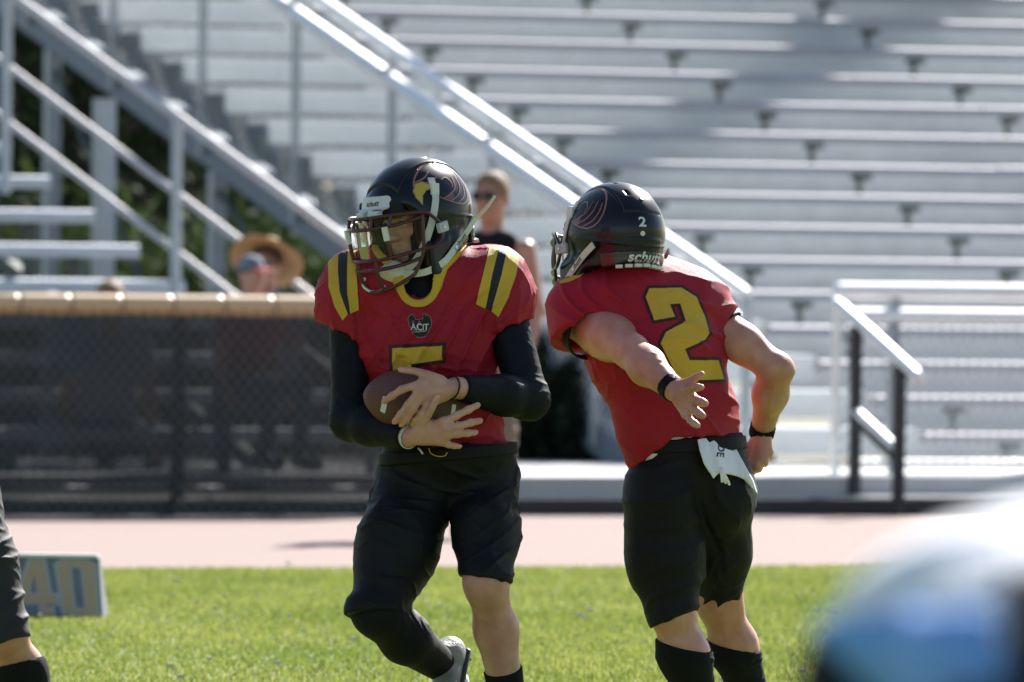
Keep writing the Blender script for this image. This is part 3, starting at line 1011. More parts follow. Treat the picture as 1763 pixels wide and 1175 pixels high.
M_red = cloth('jersey_red', (0.31, 0.011, 0.024), 0.6, 700, 0.3, 0.0, 0.08, 0.2)
M_yel = cloth('jersey_yellow', (0.58, 0.35, 0.04), 0.6, 700, 0.3, 0.0, 0.08, 0.2)
M_blk = cloth('stripe_black', (0.014, 0.014, 0.018), 0.6, 700, 0.3, 0.1)
M_mar = cloth('number_maroon', (0.10, 0.005, 0.010), 0.6, 700, 0.3, 0.05)
M_pant = cloth('pants_black', (0.009, 0.009, 0.010), 0.6, 1100, 0.15, 0.0, 0.1, 0.16)
M_comp = cloth('compression_black', (0.006, 0.007, 0.010), 0.6, 1100, 0.12, 0.0, 0.1, 0.14)
M_sockb = cloth('sock_black', (0.010, 0.011, 0.011), 0.9, 500, 0.5, 0.04, 0.1, 0.1)
M_slv = cloth('leg_sleeve_black', (0.009, 0.010, 0.010), 0.7, 900, 0.2, 0.0, 0.1, 0.14)
M_white = cloth('white_cloth', (0.80, 0.79, 0.80), 0.7, 500, 0.35, 0.1, 0.04)
M_skin = skin_mat('skin', (0.45, 0.205, 0.14), (0.55, 0.295, 0.215))
M_skin2 = skin_mat('tanned_skin', (0.46, 0.195, 0.125), (0.56, 0.285, 0.20))
M_shell = mat('helmet_black', (0.005, 0.006, 0.009), 0.28, spec=0.3, coat=0.12, bump=(60, 0.02))
M_pad = mat('helmet_padding', (0.008, 0.008, 0.009), 0.85)
M_bar_m = mat('mask_maroon', (0.065, 0.006, 0.013), 0.35, spec=0.4, coat=0.2)
M_bar_k = mat('mask_black', (0.008, 0.008, 0.010), 0.3, spec=0.5, coat=0.4)
M_wplast = mat('white_plastic', (0.62, 0.62, 0.60), 0.4, noise=(30, 0.8, (0.55, 0.55, 0.50)))
M_strap = cloth('strap_white', (0.60, 0.59, 0.53), 0.75, 900, 0.4, 0.1, 0.06)
M_cup = mat('chin_cup', (0.58, 0.53, 0.36), 0.5, noise=(40, 0.7, (0.64, 0.60, 0.46)))
M_snap = mat('snap_metal', (0.55, 0.53, 0.48), 0.35, 0.8)
M_clip = mat('clear_clip', (0.35, 0.35, 0.34), 0.25)
M_gold = mat('logo_gold', (0.48, 0.34, 0.03), 0.3, coat=0.3)
M_tan = mat('logo_tan', (0.30, 0.17, 0.09), 0.3, coat=0.3)
M_lred = mat('logo_maroon', (0.16, 0.02, 0.025), 0.3, coat=0.3)
M_ink = mat('ink_black', (0.01, 0.01, 0.012), 0.5)
M_pwhite = mat('print_white', (0.6, 0.6, 0.58), 0.5)
M_eye = mat('eye_white', (0.55, 0.52, 0.5), 0.2)
M_hair = mat('dark_hair', (0.02, 0.014, 0.01), 0.6, bump=(200, 0.6))
def clear_mat():
    m, nt, b = new_mat('clear_visor')
    fr = nt.nodes.new('ShaderNodeFresnel'); fr.inputs[0].default_value = 1.5
    mr = nt.nodes.new('ShaderNodeMapRange'); mr.inputs[3].default_value = 0.02; mr.inputs[4].default_value = 0.35
    tr = nt.nodes.new('ShaderNodeBsdfTransparent'); tr.inputs[0].default_value = (0.90, 0.91, 0.92, 1)
    gl = nt.nodes.new('ShaderNodeBsdfGlossy'); gl.inputs['Roughness'].default_value = 0.05
    mx = nt.nodes.new('ShaderNodeMixShader')
    nt.links.new(fr.outputs[0], mr.inputs[0]); nt.links.new(mr.outputs[0], mx.inputs[0])
    nt.links.new(tr.outputs[0], mx.inputs[1]); nt.links.new(gl.outputs[0], mx.inputs[2])
    nt.links.new(mx.outputs[0], nt.nodes['Material Output'].inputs[0])
    return m
M_visor = clear_mat()

# ------------------------------------------------------------------ helmet (local: forward -Y, wearer's left +X)
def sstep(x, a, b):
    t = np.clip((x - a) / (b - a), 0, 1); return t * t * (3 - 2 * t)

def strip2d(pts, w):
    """polygon ribbon of width w about a 2d polyline; w may be a list"""
    pts = [np.array(p, float) for p in spline([(*p, 0) for p in pts], 6)]
    pts = [p[:2] for p in pts]; n = len(pts)
    L, Rr = [], []
    for i, p in enumerate(pts):
        t = pts[min(i+1, n-1)] - pts[max(i-1, 0)]; t = t / (np.linalg.norm(t) + 1e-9)
        k = i / (n - 1); ww = w * (0.35 + 0.65 * math.sin(math.pi * min(max(k, 0.05), 0.95)) ** 0.5)
        nn = np.array([-t[1], t[0]]) * ww / 2
        L.append(tuple(p + nn)); Rr.append(tuple(p - nn))
    return L + Rr[::-1]

def make_helmet(parent, M, mask_mat, visor, strap_tail, rear_number=None, front_bumper=True):
    start = set(bpy.data.objects)
    E1 = ell((0, 0.008, 0.0), (0.117, 0.146, 0.128))
    low = econe((0, 0.008, -0.01), (0, 0.010, -0.10), (0.116, 0.143), (0.103, 0.126), (1, 0, 0))
    jl = rbox((0.092, -0.035, -0.115), (0.020, 0.062, 0.052), 0.018)
    jr = rbox((-0.092, -0.035, -0.115), (0.020, 0.062, 0.052), 0.018)
    outer = union([E1, (low, 0.01), (jl, 0.03), (jr, 0.03)])
    outer = cut(outer, (0, 0.13, -0.085), (0, 0.40, -0.92))
    outer = cut(outer, (0, 0, -0.148), (0, 0, -1))
    outer = sub(outer, rbox((0, 0.125, -0.196), (0.3, 0.115, 0.10), 0.03), 0.004)
    face = rbox((0, -0.215, -0.175), (0.25, 0.130, 0.213), 0.04)
    inner = union([ell((0, 0.006, -0.006), (0.099, 0.128, 0.106)), (econe((0, 0.008, -0.02), (0, 0.0, -0.22), (0.098, 0.122), (0.088, 0.112), (1, 0, 0)), 0.01)])
    f = sub(sub(outer, face, 0.012), inner)
    vents = []
    for x, y, z, dx, dy in ((0.022, -0.075, 0.112, 0.0, 0.022), (-0.022, -0.075, 0.112, 0.0, 0.022), (0.024, 0.03, 0.130, 0, 0.025), (-0.024, 0.03, 0.130, 0, 0.025),
                            (0.03, 0.105, 0.093, 0, 0.012), (-0.03, 0.105, 0.093, 0, 0.012)):
        vents.append(cone((x, y, z), (x + dx, y + dy, z + (0.01 if y < 0 else -0.01)), 0.006, 0.006))
    for x in (-0.062, 0.062):
        vents.append(cone((x, 0.138, -0.01), (x, 0.138, -0.055), 0.0045, 0.0045))
    for s in (-1, 1):
        vents.append(cone((s*0.121, 0.045, 0.012), (s*0.112, 0.075, 0.022), 0.005, 0.005))
        vents.append(cone((s*0.125, -0.010, -0.055), (s*0.125, -0.010, -0.080), 0.012, 0.012))
    f = sub(f, union(vents, 0.0))
    def disp(V):
        x, y, z = V.T
        rad = np.sqrt((x/0.117)**2 + ((y-0.008)/0.146)**2 + (z/0.128)**2)
        out = sstep(rad, 0.90, 0.97)
        pl = sstep(0.056 - np.abs(x), 0, 0.005) * sstep(y, -0.100, -0.095) * sstep(z, 0.030, 0.036)
        band = sstep(0.004 - np.abs(z + 0.028 + 0.25*(y-0.05)), 0, 0.004) * sstep(y, 0.0, 0.01)
        rearp = sstep(z, -0.075, -0.072) * sstep(-0.03 - z, 0, 0.004) * sstep(y, 0.085, 0.09) * sstep(0.055 - np.abs(x), 0, 0.004)
        edge = lambda m: np.clip(4 * m * (1 - m), 0, 1)
        pl2 = sstep(0.056 - np.abs(x), -0.003, 0.003) * sstep(y, -0.103, -0.097) * sstep(z, 0.030, 0.036)
        return out * (0.0025 * pl - 0.004 * edge(pl2) + 0.003 * band + 0.002 * rearp)
    V, Q = sdf_mesh(f, (-0.16, -0.20, -0.20), (0.16, 0.19, 0.16), 0.003)
    V = relax(V, Q, 1); V = V + vnormals(V, Q) * disp(V)[:, None]
    me = mesh_np(V, Q)
    shell = link('helmet', me, M_shell, parent, True)
    bvh = bvh_of(shell)
    # liner
    lin = sub(off(inner, 0.002), off(inner, -0.012)); lin = cut(lin, (0, -0.075, 0), (0, -1, 0.15)); lin = cut(lin, (0, 0.1, -0.085), (0, 0.4, -0.92))
    lin = cut(lin, (0, 0, -0.145), (0, 0, -1))
    lin = sub(lin, rbox((0, 0.125, -0.190), (0.3, 0.115, 0.10), 0.03), 0.004)
    lin = union([lin, (rbox((0, -0.108, 0.028), (0.066, 0.022, 0.026), 0.015), 0.01)], 0.0)
    V, Q = sdf_mesh(lin, (-0.13, -0.16, -0.18), (0.13, 0.15, 0.13), 0.006)
    link('helmet_padding', mesh_np(V, Q), M_pad, shell, True)
    # face mask
    mk = MB(); rb = 0.0046
    def sym(pts): return [(-x, y, z) for x, y, z in pts[::-1]] + [p for p in pts if abs(p[0]) > 1e-6]
    def bar_(pts): mk.tube(spline(pts, 7), rb, 8)
    bar_(sym([(0, -0.184, 0.020), (0.045, -0.174, 0.020), (0.092, -0.132, 0.016), (0.116, -0.085, 0.008), (0.1250, -0.066, -0.008), (0.1280, -0.048, -0.030)]))
    bar_(sym([(0, -0.195, -0.006), (0.045, -0.185, -0.006), (0.088, -0.146, -0.005), (0.112, -0.092, 0.000)]))
    bar_(sym([(0, -0.199, -0.083), (0.045, -0.189, -0.083), (0.086, -0.150, -0.080), (0.108, -0.104, -0.078), (0.121, -0.078, -0.078), (0.1285, -0.056, -0.064), (0.1285, -0.048, -0.045)]))
    bar_(sym([(0, -0.199, -0.106), (0.043, -0.190, -0.106), (0.082, -0.152, -0.104), (0.102, -0.112, -0.098)]))
    bar_(sym([(0, -0.186, -0.162), (0.026, -0.183, -0.160), (0.060, -0.160, -0.150), (0.086, -0.128, -0.135)]))
    for s in (-1, 1):
        bar_([(s*0.113, -0.090, 0.004), (s*0.113, -0.098, -0.040), (s*0.106, -0.107, -0.090), (s*0.086, -0.128, -0.135)])
        bar_([(s*0.030, -0.195, -0.083), (s*0.030, -0.196, -0.120), (s*0.027, -0.183, -0.160)])
        bar_([(s*0.064, -0.170, -0.006), (s*0.066, -0.176, -0.045), (s*0.064, -0.174, -0.083)])
        bar_([(s*0.030, -0.180, 0.022), (s*0.030, -0.190, -0.006)])
        bar_([(s*0.072, -0.155, 0.018), (s*0.070, -0.166, -0.006)])
    mk.build('face_mask', mask_mat, shell, True)
    # clips
    for s in (-1, 1):
        o = MB().box((s*0.127, -0.044, -0.038), ((0.98, s*0.18, 0), (-s*0.18, 0.98, 0), (0, 0, 1)), (0.006, 0.020, 0.013)).build('mask_clip', M_clip, shell)
        bv = o.modifiers.new('b', 'BEVEL'); bv.width = 0.004; bv.segments = 2
        MB().tube([(s*0.130, -0.044, -0.038), (s*0.137, -0.046, -0.038)], 0.005, 10).build('clip_screw', M_snap, shell, True)
    # nose bumper
    def front_ray(x, z): return (x * 1.0, -0.4, z), (0, 1, 0)
    if front_bumper:
        bmf = union([rbox((0, -0.141, 0.048), (0.050, 0.020, 0.017), 0.010), (ell((0.042, -0.134, 0.055), (0.014, 0.016, 0.014)), 0.006), (ell((-0.042, -0.134, 0.055), (0.014, 0.016, 0.014)), 0.006),
                     (rbox((0.022, -0.165, 0.026), (0.014, 0.022, 0.010), 0.006), 0.008), (rbox((-0.022, -0.165, 0.026), (0.014, 0.022, 0.010), 0.006), 0.008)])
        bmf2 = lambda p: np.maximum(bmf(p), E1(p) - 0.009 - 0.02 * (p[:, 2] < 0.036))
        V, Q = sdf_mesh(bmf2, (-0.08, -0.21, 0.0), (0.08, -0.08, 0.09), 0.0022)
        V = relax(V, Q, 1)
        ob = link('nose_bumper', mesh_np(V, Q), M_wplast if visor else M_bar_k, shell, True)
        bb = bvh_of(ob)
        bm = text_bm('schutt', 0.02, 0.15)
        bmesh.ops.scale(bm, vec=(0.0165, 0.0165, 1), verts=bm.verts)
        dice(bm, 0.006)
        decal('bumper_lettering', bm, lambda x, y: front_ray(x, y + 0.048), bb, 0.0012, M_ink if visor else M_pwhite, shell)
    # visor
    if visor:
        vs, fs = [], []
        n = 28
        for i in range(n + 1):
            a = -1.12 + 2.24 * i / n
            for j in range(7):
                k = j / 6
                z = 0.012 - 0.094 * k
                rx = 0.094; ry = 0.108
                vs.append((rx * math.sin(a) * (1 - 0.04*k), -0.078 - ry * math.cos(a) - 0.004 * k, z))
        for i in range(n):
            for j in range(6):
                q = i*7 + j; fs.append([q, q+7, q+8, q+1])
        link('visor', mesh_from(vs, fs), M_visor, shell, True)
        for s in (-1, 1): MB().box((s*0.066, -0.178, -0.022), ((1, s*0.5, 0), (-s*0.5, 1, 0), (0, 0, 1)), (0.006, 0.004, 0.017)).build('visor_clip', M_wplast, shell)
    # chin cup and straps
    cup = sub(ell((0, -0.112, -0.130), (0.050, 0.040, 0.036)), ell((0, -0.100, -0.126), (0.047, 0.040, 0.034)))
    cup = union([cut(cup, (0, -0.098, 0), (0, 1, 0.2)), (ell((0, -0.149, -0.122), (0.028, 0.008, 0.012)), 0.008)], 0.006)
    V, Q = sdf_mesh(cup, (-0.07, -0.17, -0.18), (0.07, -0.06, -0.08), 0.0025)
    link('chin_cup', mesh_np(relax(V, Q, 1), Q), M_cup, shell, True)
    def on_shell(p, o=0.003):
        p = Vector(p); c = Vector((0, 0.005, p.z * 0.8)); d = (p - c).normalized()
        hit, nn, i, dist = bvh.ray_cast(c + d * 0.4, -d)
        return np.array(hit + d * o) if hit is not None else np.array(p)
    def ribbon(pts, wdir, w, t, name, m):
        pts = spline(pts, 6); mb = MB(); n = len(pts); vs = []
        for i, p in enumerate(pts):
            tt = pts[min(i+1, n-1)] - pts[max(i-1, 0)]; tt = tt / np.linalg.norm(tt)
            nn = np.array(wdir(p), float); nn = nn - tt * (nn @ tt); nn /= np.linalg.norm(nn)
            wv = np.cross(tt, nn)
            vs.append([p + wv*w/2 - nn*t/2, p + wv*w/2 + nn*t/2, p - wv*w/2 + nn*t/2, p - wv*w/2 - nn*t/2])
        mb.v = [q for r_ in vs for q in r_]
        for i in range(n - 1):
            for k in range(4): mb.f.append([i*4+k, i*4+(k+1) % 4, (i+1)*4+(k+1) % 4, (i+1)*4+k])
        mb.f += [[0, 1, 2, 3], [4*n-4, 4*n-3, 4*n-2, 4*n-1]]
        return mb.build(name, m, shell)
    outd = lambda p: (p[0], (p[1] - 0.005) * 0.8, 0.15 * p[2])
    for s in (1, -1):
        up = [(s*0.042, -0.118, -0.130), (s*0.082, -0.098, -0.095), (s*0.108, -0.068, -0.035)] + [on_shell(q) for q in ((s*0.115, -0.040, 0.02), (s*0.110, -0.028, 0.05), (s*0.10, -0.018, 0.082))]
        ribbon(up, outd, 0.018, 0.003, 'chin_strap', M_strap)
        q = on_shell((s*0.108, -0.026, 0.054), 0.006)
        MB().box(q, ((0, 0.25, 0.97), (0, 0.97, -0.25), (s, 0, 0)), (0.014, 0.012, 0.003)).build('strap_buckle', M_wplast, shell)
        lo_ = [(s*0.046, -0.122, -0.134), (s*0.092, -0.094, -0.136)] + [np.array(q) for q in ((s*0.1155, -0.05, -0.122), (s*0.1195, -0.005, -0.095), (s*0.1200, 0.045, -0.066), (s*0.115, 0.080, -0.046))]
        if strap_tail and s == 1:
            e = lo_[-1]
            lo_ += [e + np.array([0.010, 0.018, 0.012]), e + np.array([0.022, 0.036, 0.028]), e + np.array([0.034, 0.052, 0.046])]
        ribbon(lo_, outd, 0.017, 0.003, 'chin_strap', M_strap)
        q = on_shell((s*0.113, -0.005, -0.095), 0.003)
        MB().tube([q, q + np.array([s*0.004, 0, 0])], 0.005, 10).build('strap_snap', M_snap, shell, True)
    # lettering on the lower strap, on the side, and the rear bumper
    ob = [o for o in shell.children if o.name.startswith('chin_strap')]
    vsall = []; fsall = []
    for o in ob:
        n0 = len(vsall); vsall += [v.co.copy() for v in o.data.vertices]; fsall += [[n0 + i for i in p.vertices] for p in o.data.polygons]
    sb = BVHTree.FromPolygons(vsall, fsall)
    bm = text_bm('schutt', 0.015, 0.1, 1.1)
    bmesh.ops.scale(bm, vec=(0.019, 0.019, 1), verts=bm.verts); dice(bm, 0.006)
    a = math.atan2(0.060, 0.100)
    def ray_strap(x, y):
        yy = 0.010 + (x*math.cos(a) - y*math.sin(a)); zz = -0.0865 + (x*math.sin(a) + y*math.cos(a))
        return (0.4, yy, zz), (-1, 0, 0)
    decal('strap_lettering', bm, ray_strap, sb, 0.0014, M_ink, shell)
    rearf = cut(cut(sub(off(outer, 0.006), off(outer, -0.004)), (0, 0.078, 0), (0, -1, 0)), (0, 0, -0.066), (0, 0, 1))
    V, Q = sdf_mesh(rearf, (-0.14, 0.05, -0.16), (0.14, 0.18, -0.03), 0.003)
    ro = link('rear_bumper', mesh_np(relax(V, Q, 1), Q), M_bar_k, shell, True)
    rbv = bvh_of(ro)
    def ray_rear(x, y):
        an = x / 0.118
        return (0.4*math.sin(an), 0.01 + 0.4*math.cos(an), y), (-math.sin(an), -math.cos(an), 0)
    bm = text_bm('schutt', 0.03, 0.2, 1.05)
    bmesh.ops.scale(bm, vec=(-0.034, 0.034, 1), verts=bm.verts); bmesh.ops.translate(bm, vec=(0, -0.081, 0), verts=bm.verts); dice(bm, 0.007)
    decal('bumper_lettering', bm, ray_rear, rbv, 0.0012, M_pwhite, shell)
    for k in range(7):
        an = (k - 3) * 0.2; r0 = 0.13
        MB().box((0.117*math.sin(an), 0.012 + 0.130*math.cos(an), -0.101 - 0.006*abs(k-3)*0.2), ((math.cos(an), -math.sin(an), 0), (math.sin(an), math.cos(an), 0), (0, 0, 1)), (0.009, 0.006, 0.004)).build('rear_trim', M_wplast, shell)
    # hawk emblem on both sides
    lines_t = [[(0.072, 0.040), (0.066, 0.066), (0.045, 0.088), (0.005, 0.106), (-0.040, 0.104), (-0.078, 0.080), (-0.094, 0.042), (-0.086, 0.010), (-0.060, -0.004), (-0.025, 0.004), (0.010, 0.022), (0.028, 0.036)],
               [(-0.010, 0.066), (-0.030, 0.068), (-0.040, 0.052), (-0.034, 0.040)],
               [(0.010, 0.022), (-0.018, 0.028), (-0.044, 0.040), (-0.052, 0.066)],
               [(-0.012, 0.012), (-0.044, 0.020), (-0.064, 0.038), (-0.068, 0.066)],
               [(-0.036, 0.003), (-0.066, 0.012), (-0.082, 0.034), (-0.082, 0.058)],
               [(0.060, 0.074), (0.030, 0.080), (0.005, 0.092)], [(0.052, 0.070), (0.020, 0.068), (-0.005, 0.076)]]
    beak = [(0.074, 0.040), (0.072, 0.056), (0.060, 0.070), (0.042, 0.072), (0.034, 0.064), (0.020, 0.064), (0.024, 0.054), (0.046, 0.052), (0.060, 0.042), (0.068, 0.022)]
    fill = [(0.002, 0.024), (-0.030, 0.030), (-0.020, 0.008), (0.0, 0.014)]
    for s in (1, -1):
        ray = lambda a, b: ((s*0.4, -a, b + 0.004), (-s, 0, 0))
        for ln in lines_t:
            decal('emblem_line', poly_grid([strip2d(ln, 0.0050)], 0.012), ray, bvh, 0.0007, M_lred, shell)
            decal('emblem_line', poly_grid([strip2d(ln, 0.0022)], 0.012), ray, bvh, 0.0013, M_tan, shell)
        decal('emblem_beak', poly_grid([inset(beak, 0.002)], 0.012), ray, bvh, 0.0008, M_tan, shell)
        decal('emblem_beak', poly_grid([beak], 0.012), ray, bvh, 0.0015, M_gold, shell)
        decal('emblem_patch', poly_grid([fill], 0.012), ray, bvh, 0.0008, M_lred, shell)
    if rear_number:
        bm = text_bm(rear_number, 0.03)
        bmesh.ops.scale(bm, vec=(-0.034, 0.034, 1), verts=bm.verts); bmesh.ops.translate(bm, vec=(0.012, 0.006, 0), verts=bm.verts); dice(bm, 0.008)
        decal('rear_number', bm, ray_rear, bvh, 0.0012, M_pwhite, shell)
    for x, z, r0 in ((0.012, -0.022, 0.0065), (0.0, 0.070, 0.0055)):
        o, d = ray_rear(x, z)
        hit, nn, i, ds = bvh.ray_cast(Vector(o), Vector(d))
        MB().tube([np.array(hit), np.array(hit + nn*0.0025)], r0, 12).tube([np.array(hit), np.array(hit + nn*0.0027)], 0.003, 8).build('rear_screw', M_snap, shell, True)
    for o in set(bpy.data.objects) - start:
        if o.type == 'MESH': o.data.transform(M)
    return shell

def head_parts(M):
    """head and neck distance functions placed by matrix M (rigid)"""
    Rm = np.array(M.to_3x3().normalized()); T = np.array(M.translation)
    def w(p): return Rm @ np.array(p) + T
    S = lambda c, r: ell(w(c), r, Rm)
    its = [S((0, 0.012, -0.005), (0.078, 0.098, 0.100)), (S((0, -0.035, -0.065), (0.058, 0.055, 0.072)), 0.03), (S((0, -0.072, -0.110), (0.024, 0.022, 0.020)), 0.035),
           (cone(w((0, -0.085, -0.008)), w((0, -0.112, -0.048)), 0.008, 0.0125), 0.014), (S((0.012, -0.098, -0.052), (0.010, 0.012, 0.008)), 0.008), (S((-0.012, -0.098, -0.052), (0.010, 0.012, 0.008)), 0.008),
           (cone(w((-0.038, -0.080, 0.012)), w((0.038, -0.080, 0.012)), 0.013, 0.013), 0.018), (S((0, -0.090, -0.078), (0.022, 0.010, 0.005)), 0.006), (S((0, -0.088, -0.088), (0.019, 0.010, 0.005)), 0.006),
           (S((0.046, -0.062, -0.042), (0.022, 0.022, 0.018)), 0.02), (S((-0.046, -0.062, -0.042), (0.022, 0.022, 0.018)), 0.02)]
    f = union(its)
    eyes = union([S((0.032, -0.092, -0.014), (0.015, 0.012, 0.009)), S((-0.032, -0.092, -0.014), (0.015, 0.012, 0.009))], 0)
    f = sub(f, eyes, 0.010)
    return f, w
# ------------------------------------------------------------------ hands
def hand_prims(wrist, palm_pts, fingers, thumb, pr=0.017):
    """wrist point; palm_pts: knuckle points index..little; fingers: list of polylines (knuckle, mid, tip)"""
    its = [chain([wrist, palm_pts[i]], [0.021, pr * 0.80]) for i in range(4)]
    its = [(f, 0.009) for f in its]
    mid = sum(np.array(p) for p in palm_pts) / 4
    its.append((cone(np.array(wrist)*0.6 + mid*0.4, np.array(wrist)*0.3 + mid*0.7, 0.022, 0.020), 0.015))
    for i, fg in enumerate(fingers):
        r0 = (0.0106, 0.0108, 0.0102, 0.0090)[i]
        n = len(fg); rs = [r0 * (1.06 - 0.22 * k / (n - 1)) for k in range(n)]
        its.append((chain(fg, rs), 0.006))
        for q in fg[1:-1]: its.append((ell(q, (r0*1.08,)*3), 0.004))
        its.append((ell(fg[0], (r0*1.28,)*3), 0.006))
    n = len(thumb); its.append((chain(thumb, [0.0150] + [0.0112 * (1.05 - 0.15*k) for k in range(n - 1)]), 0.012))
    return its
def seg_mid(a, b, bow):
    return (np.array(a) + np.array(b)) / 2 + np.array(bow)

def nails(parent, tips, m):
    mb = MB()
    for tip, prev, outv in tips:
        tip, prev, outv = np.array(tip), np.array(prev), np.array(outv, float)
        ax = tip - prev; ax /= np.linalg.norm(ax); o = outv - ax * (outv @ ax); o /= np.linalg.norm(o); s = np.cross(ax, o)
        c = tip + o * 0.0070 + ax*0.001
        n = len(mb.v); ring = []
        for k in range(10):
            an = 6.283 * k / 10
            ring.append(c + ax*math.cos(an)*0.0058 + s*math.sin(an)*0.0045 - o*0.0012*abs(math.sin(an)))
        mb.v += ring + [c + o*0.0008]
        mb.f += [[n + k, n + (k+1) % 10, n + 10] for k in range(10)]
    return mb.build('fingernails', m, parent, True)
M_nail = mat('nail', (0.52, 0.33, 0.27), 0.3)

def make_ribbon(name, pts, wdirs, w, t, m, parent):
    mb = MB(); n = len(pts)
    for i, p in enumerate(pts):
        tt = np.array(pts[min(i+1, n-1)]) - np.array(pts[max(i-1, 0)]); tt = tt / np.linalg.norm(tt)
        wv = np.array(wdirs[i] if isinstance(wdirs, list) else wdirs, float); wv = wv - tt*(wv @ tt); wv /= np.linalg.norm(wv)
        nn = np.cross(tt, wv); p = np.array(p)
        mb.v += [p + wv*w/2 - nn*t/2, p + wv*w/2 + nn*t/2, p - wv*w/2 + nn*t/2, p - wv*w/2 - nn*t/2]
    for i in range(n - 1):
        for k in range(4): mb.f.append([i*4+k, i*4+(k+1) % 4, (i+1)*4+(k+1) % 4, (i+1)*4+k])
    mb.f += [[0, 1, 2, 3], [4*n-4, 4*n-3, 4*n-2, 4*n-1]]
    return mb.build(name, m, parent, True)

def shoe(parent, heel, toe, up, m_up, m_sole, ankle, r=0.042):
    heel, toe, up = np.array(heel), np.array(toe), np.array(up, float)
    ax = toe - heel; L = np.linalg.norm(ax); ax /= L; up = up - ax*(up @ ax); up /= np.linalg.norm(up); s = np.cross(ax, up)
    q = lambda a, b, c=0: heel + ax*a*L + up*b + s*c
    f = union([econe(q(0.08, 0.045), q(0.62, 0.035), (0.034, 0.042), (0.043, 0.032), s), (econe(q(0.62, 0.032), q(0.93, 0.024), (0.043, 0.030), (0.034, 0.020), s), 0.02),
               (cone(q(0.16, 0.05), np.array(ankle)*0.35 + q(0.18, 0.09)*0.65, 0.036, 0.040), 0.02)], 0.02)
    f = cut(f, q(0, 0.012), -up)
    lo, hi = bounds([heel, toe, ankle], 0.08)
    o = sdf_obj('shoe', f, lo, hi, 0.004, m_up, parent)
    sole = cut(union([econe(q(0.06, 0.012), q(0.62, 0.012), (0.036, 0.016), (0.046, 0.014), s), (econe(q(0.62, 0.012), q(0.95, 0.016), (0.046, 0.014), (0.034, 0.012), s), 0.01)], 0.01), q(0, 0.022), up)
    sdf_obj('sole', sole, lo, hi, 0.004, m_sole, o)
    mb = MB()
    for a, c in ((0.1, 0.02), (0.1, -0.02), (0.55, 0.03), (0.55, -0.03), (0.72, 0.032), (0.72, -0.032), (0.88, 0.018), (0.88, -0.018)):
        mb.tube([q(a, 0.004, c), q(a, -0.010, c)], [0.007, 0.004], 6)
    tag(mb.build('studs', m_sole, o), kind='stuff')
    return o

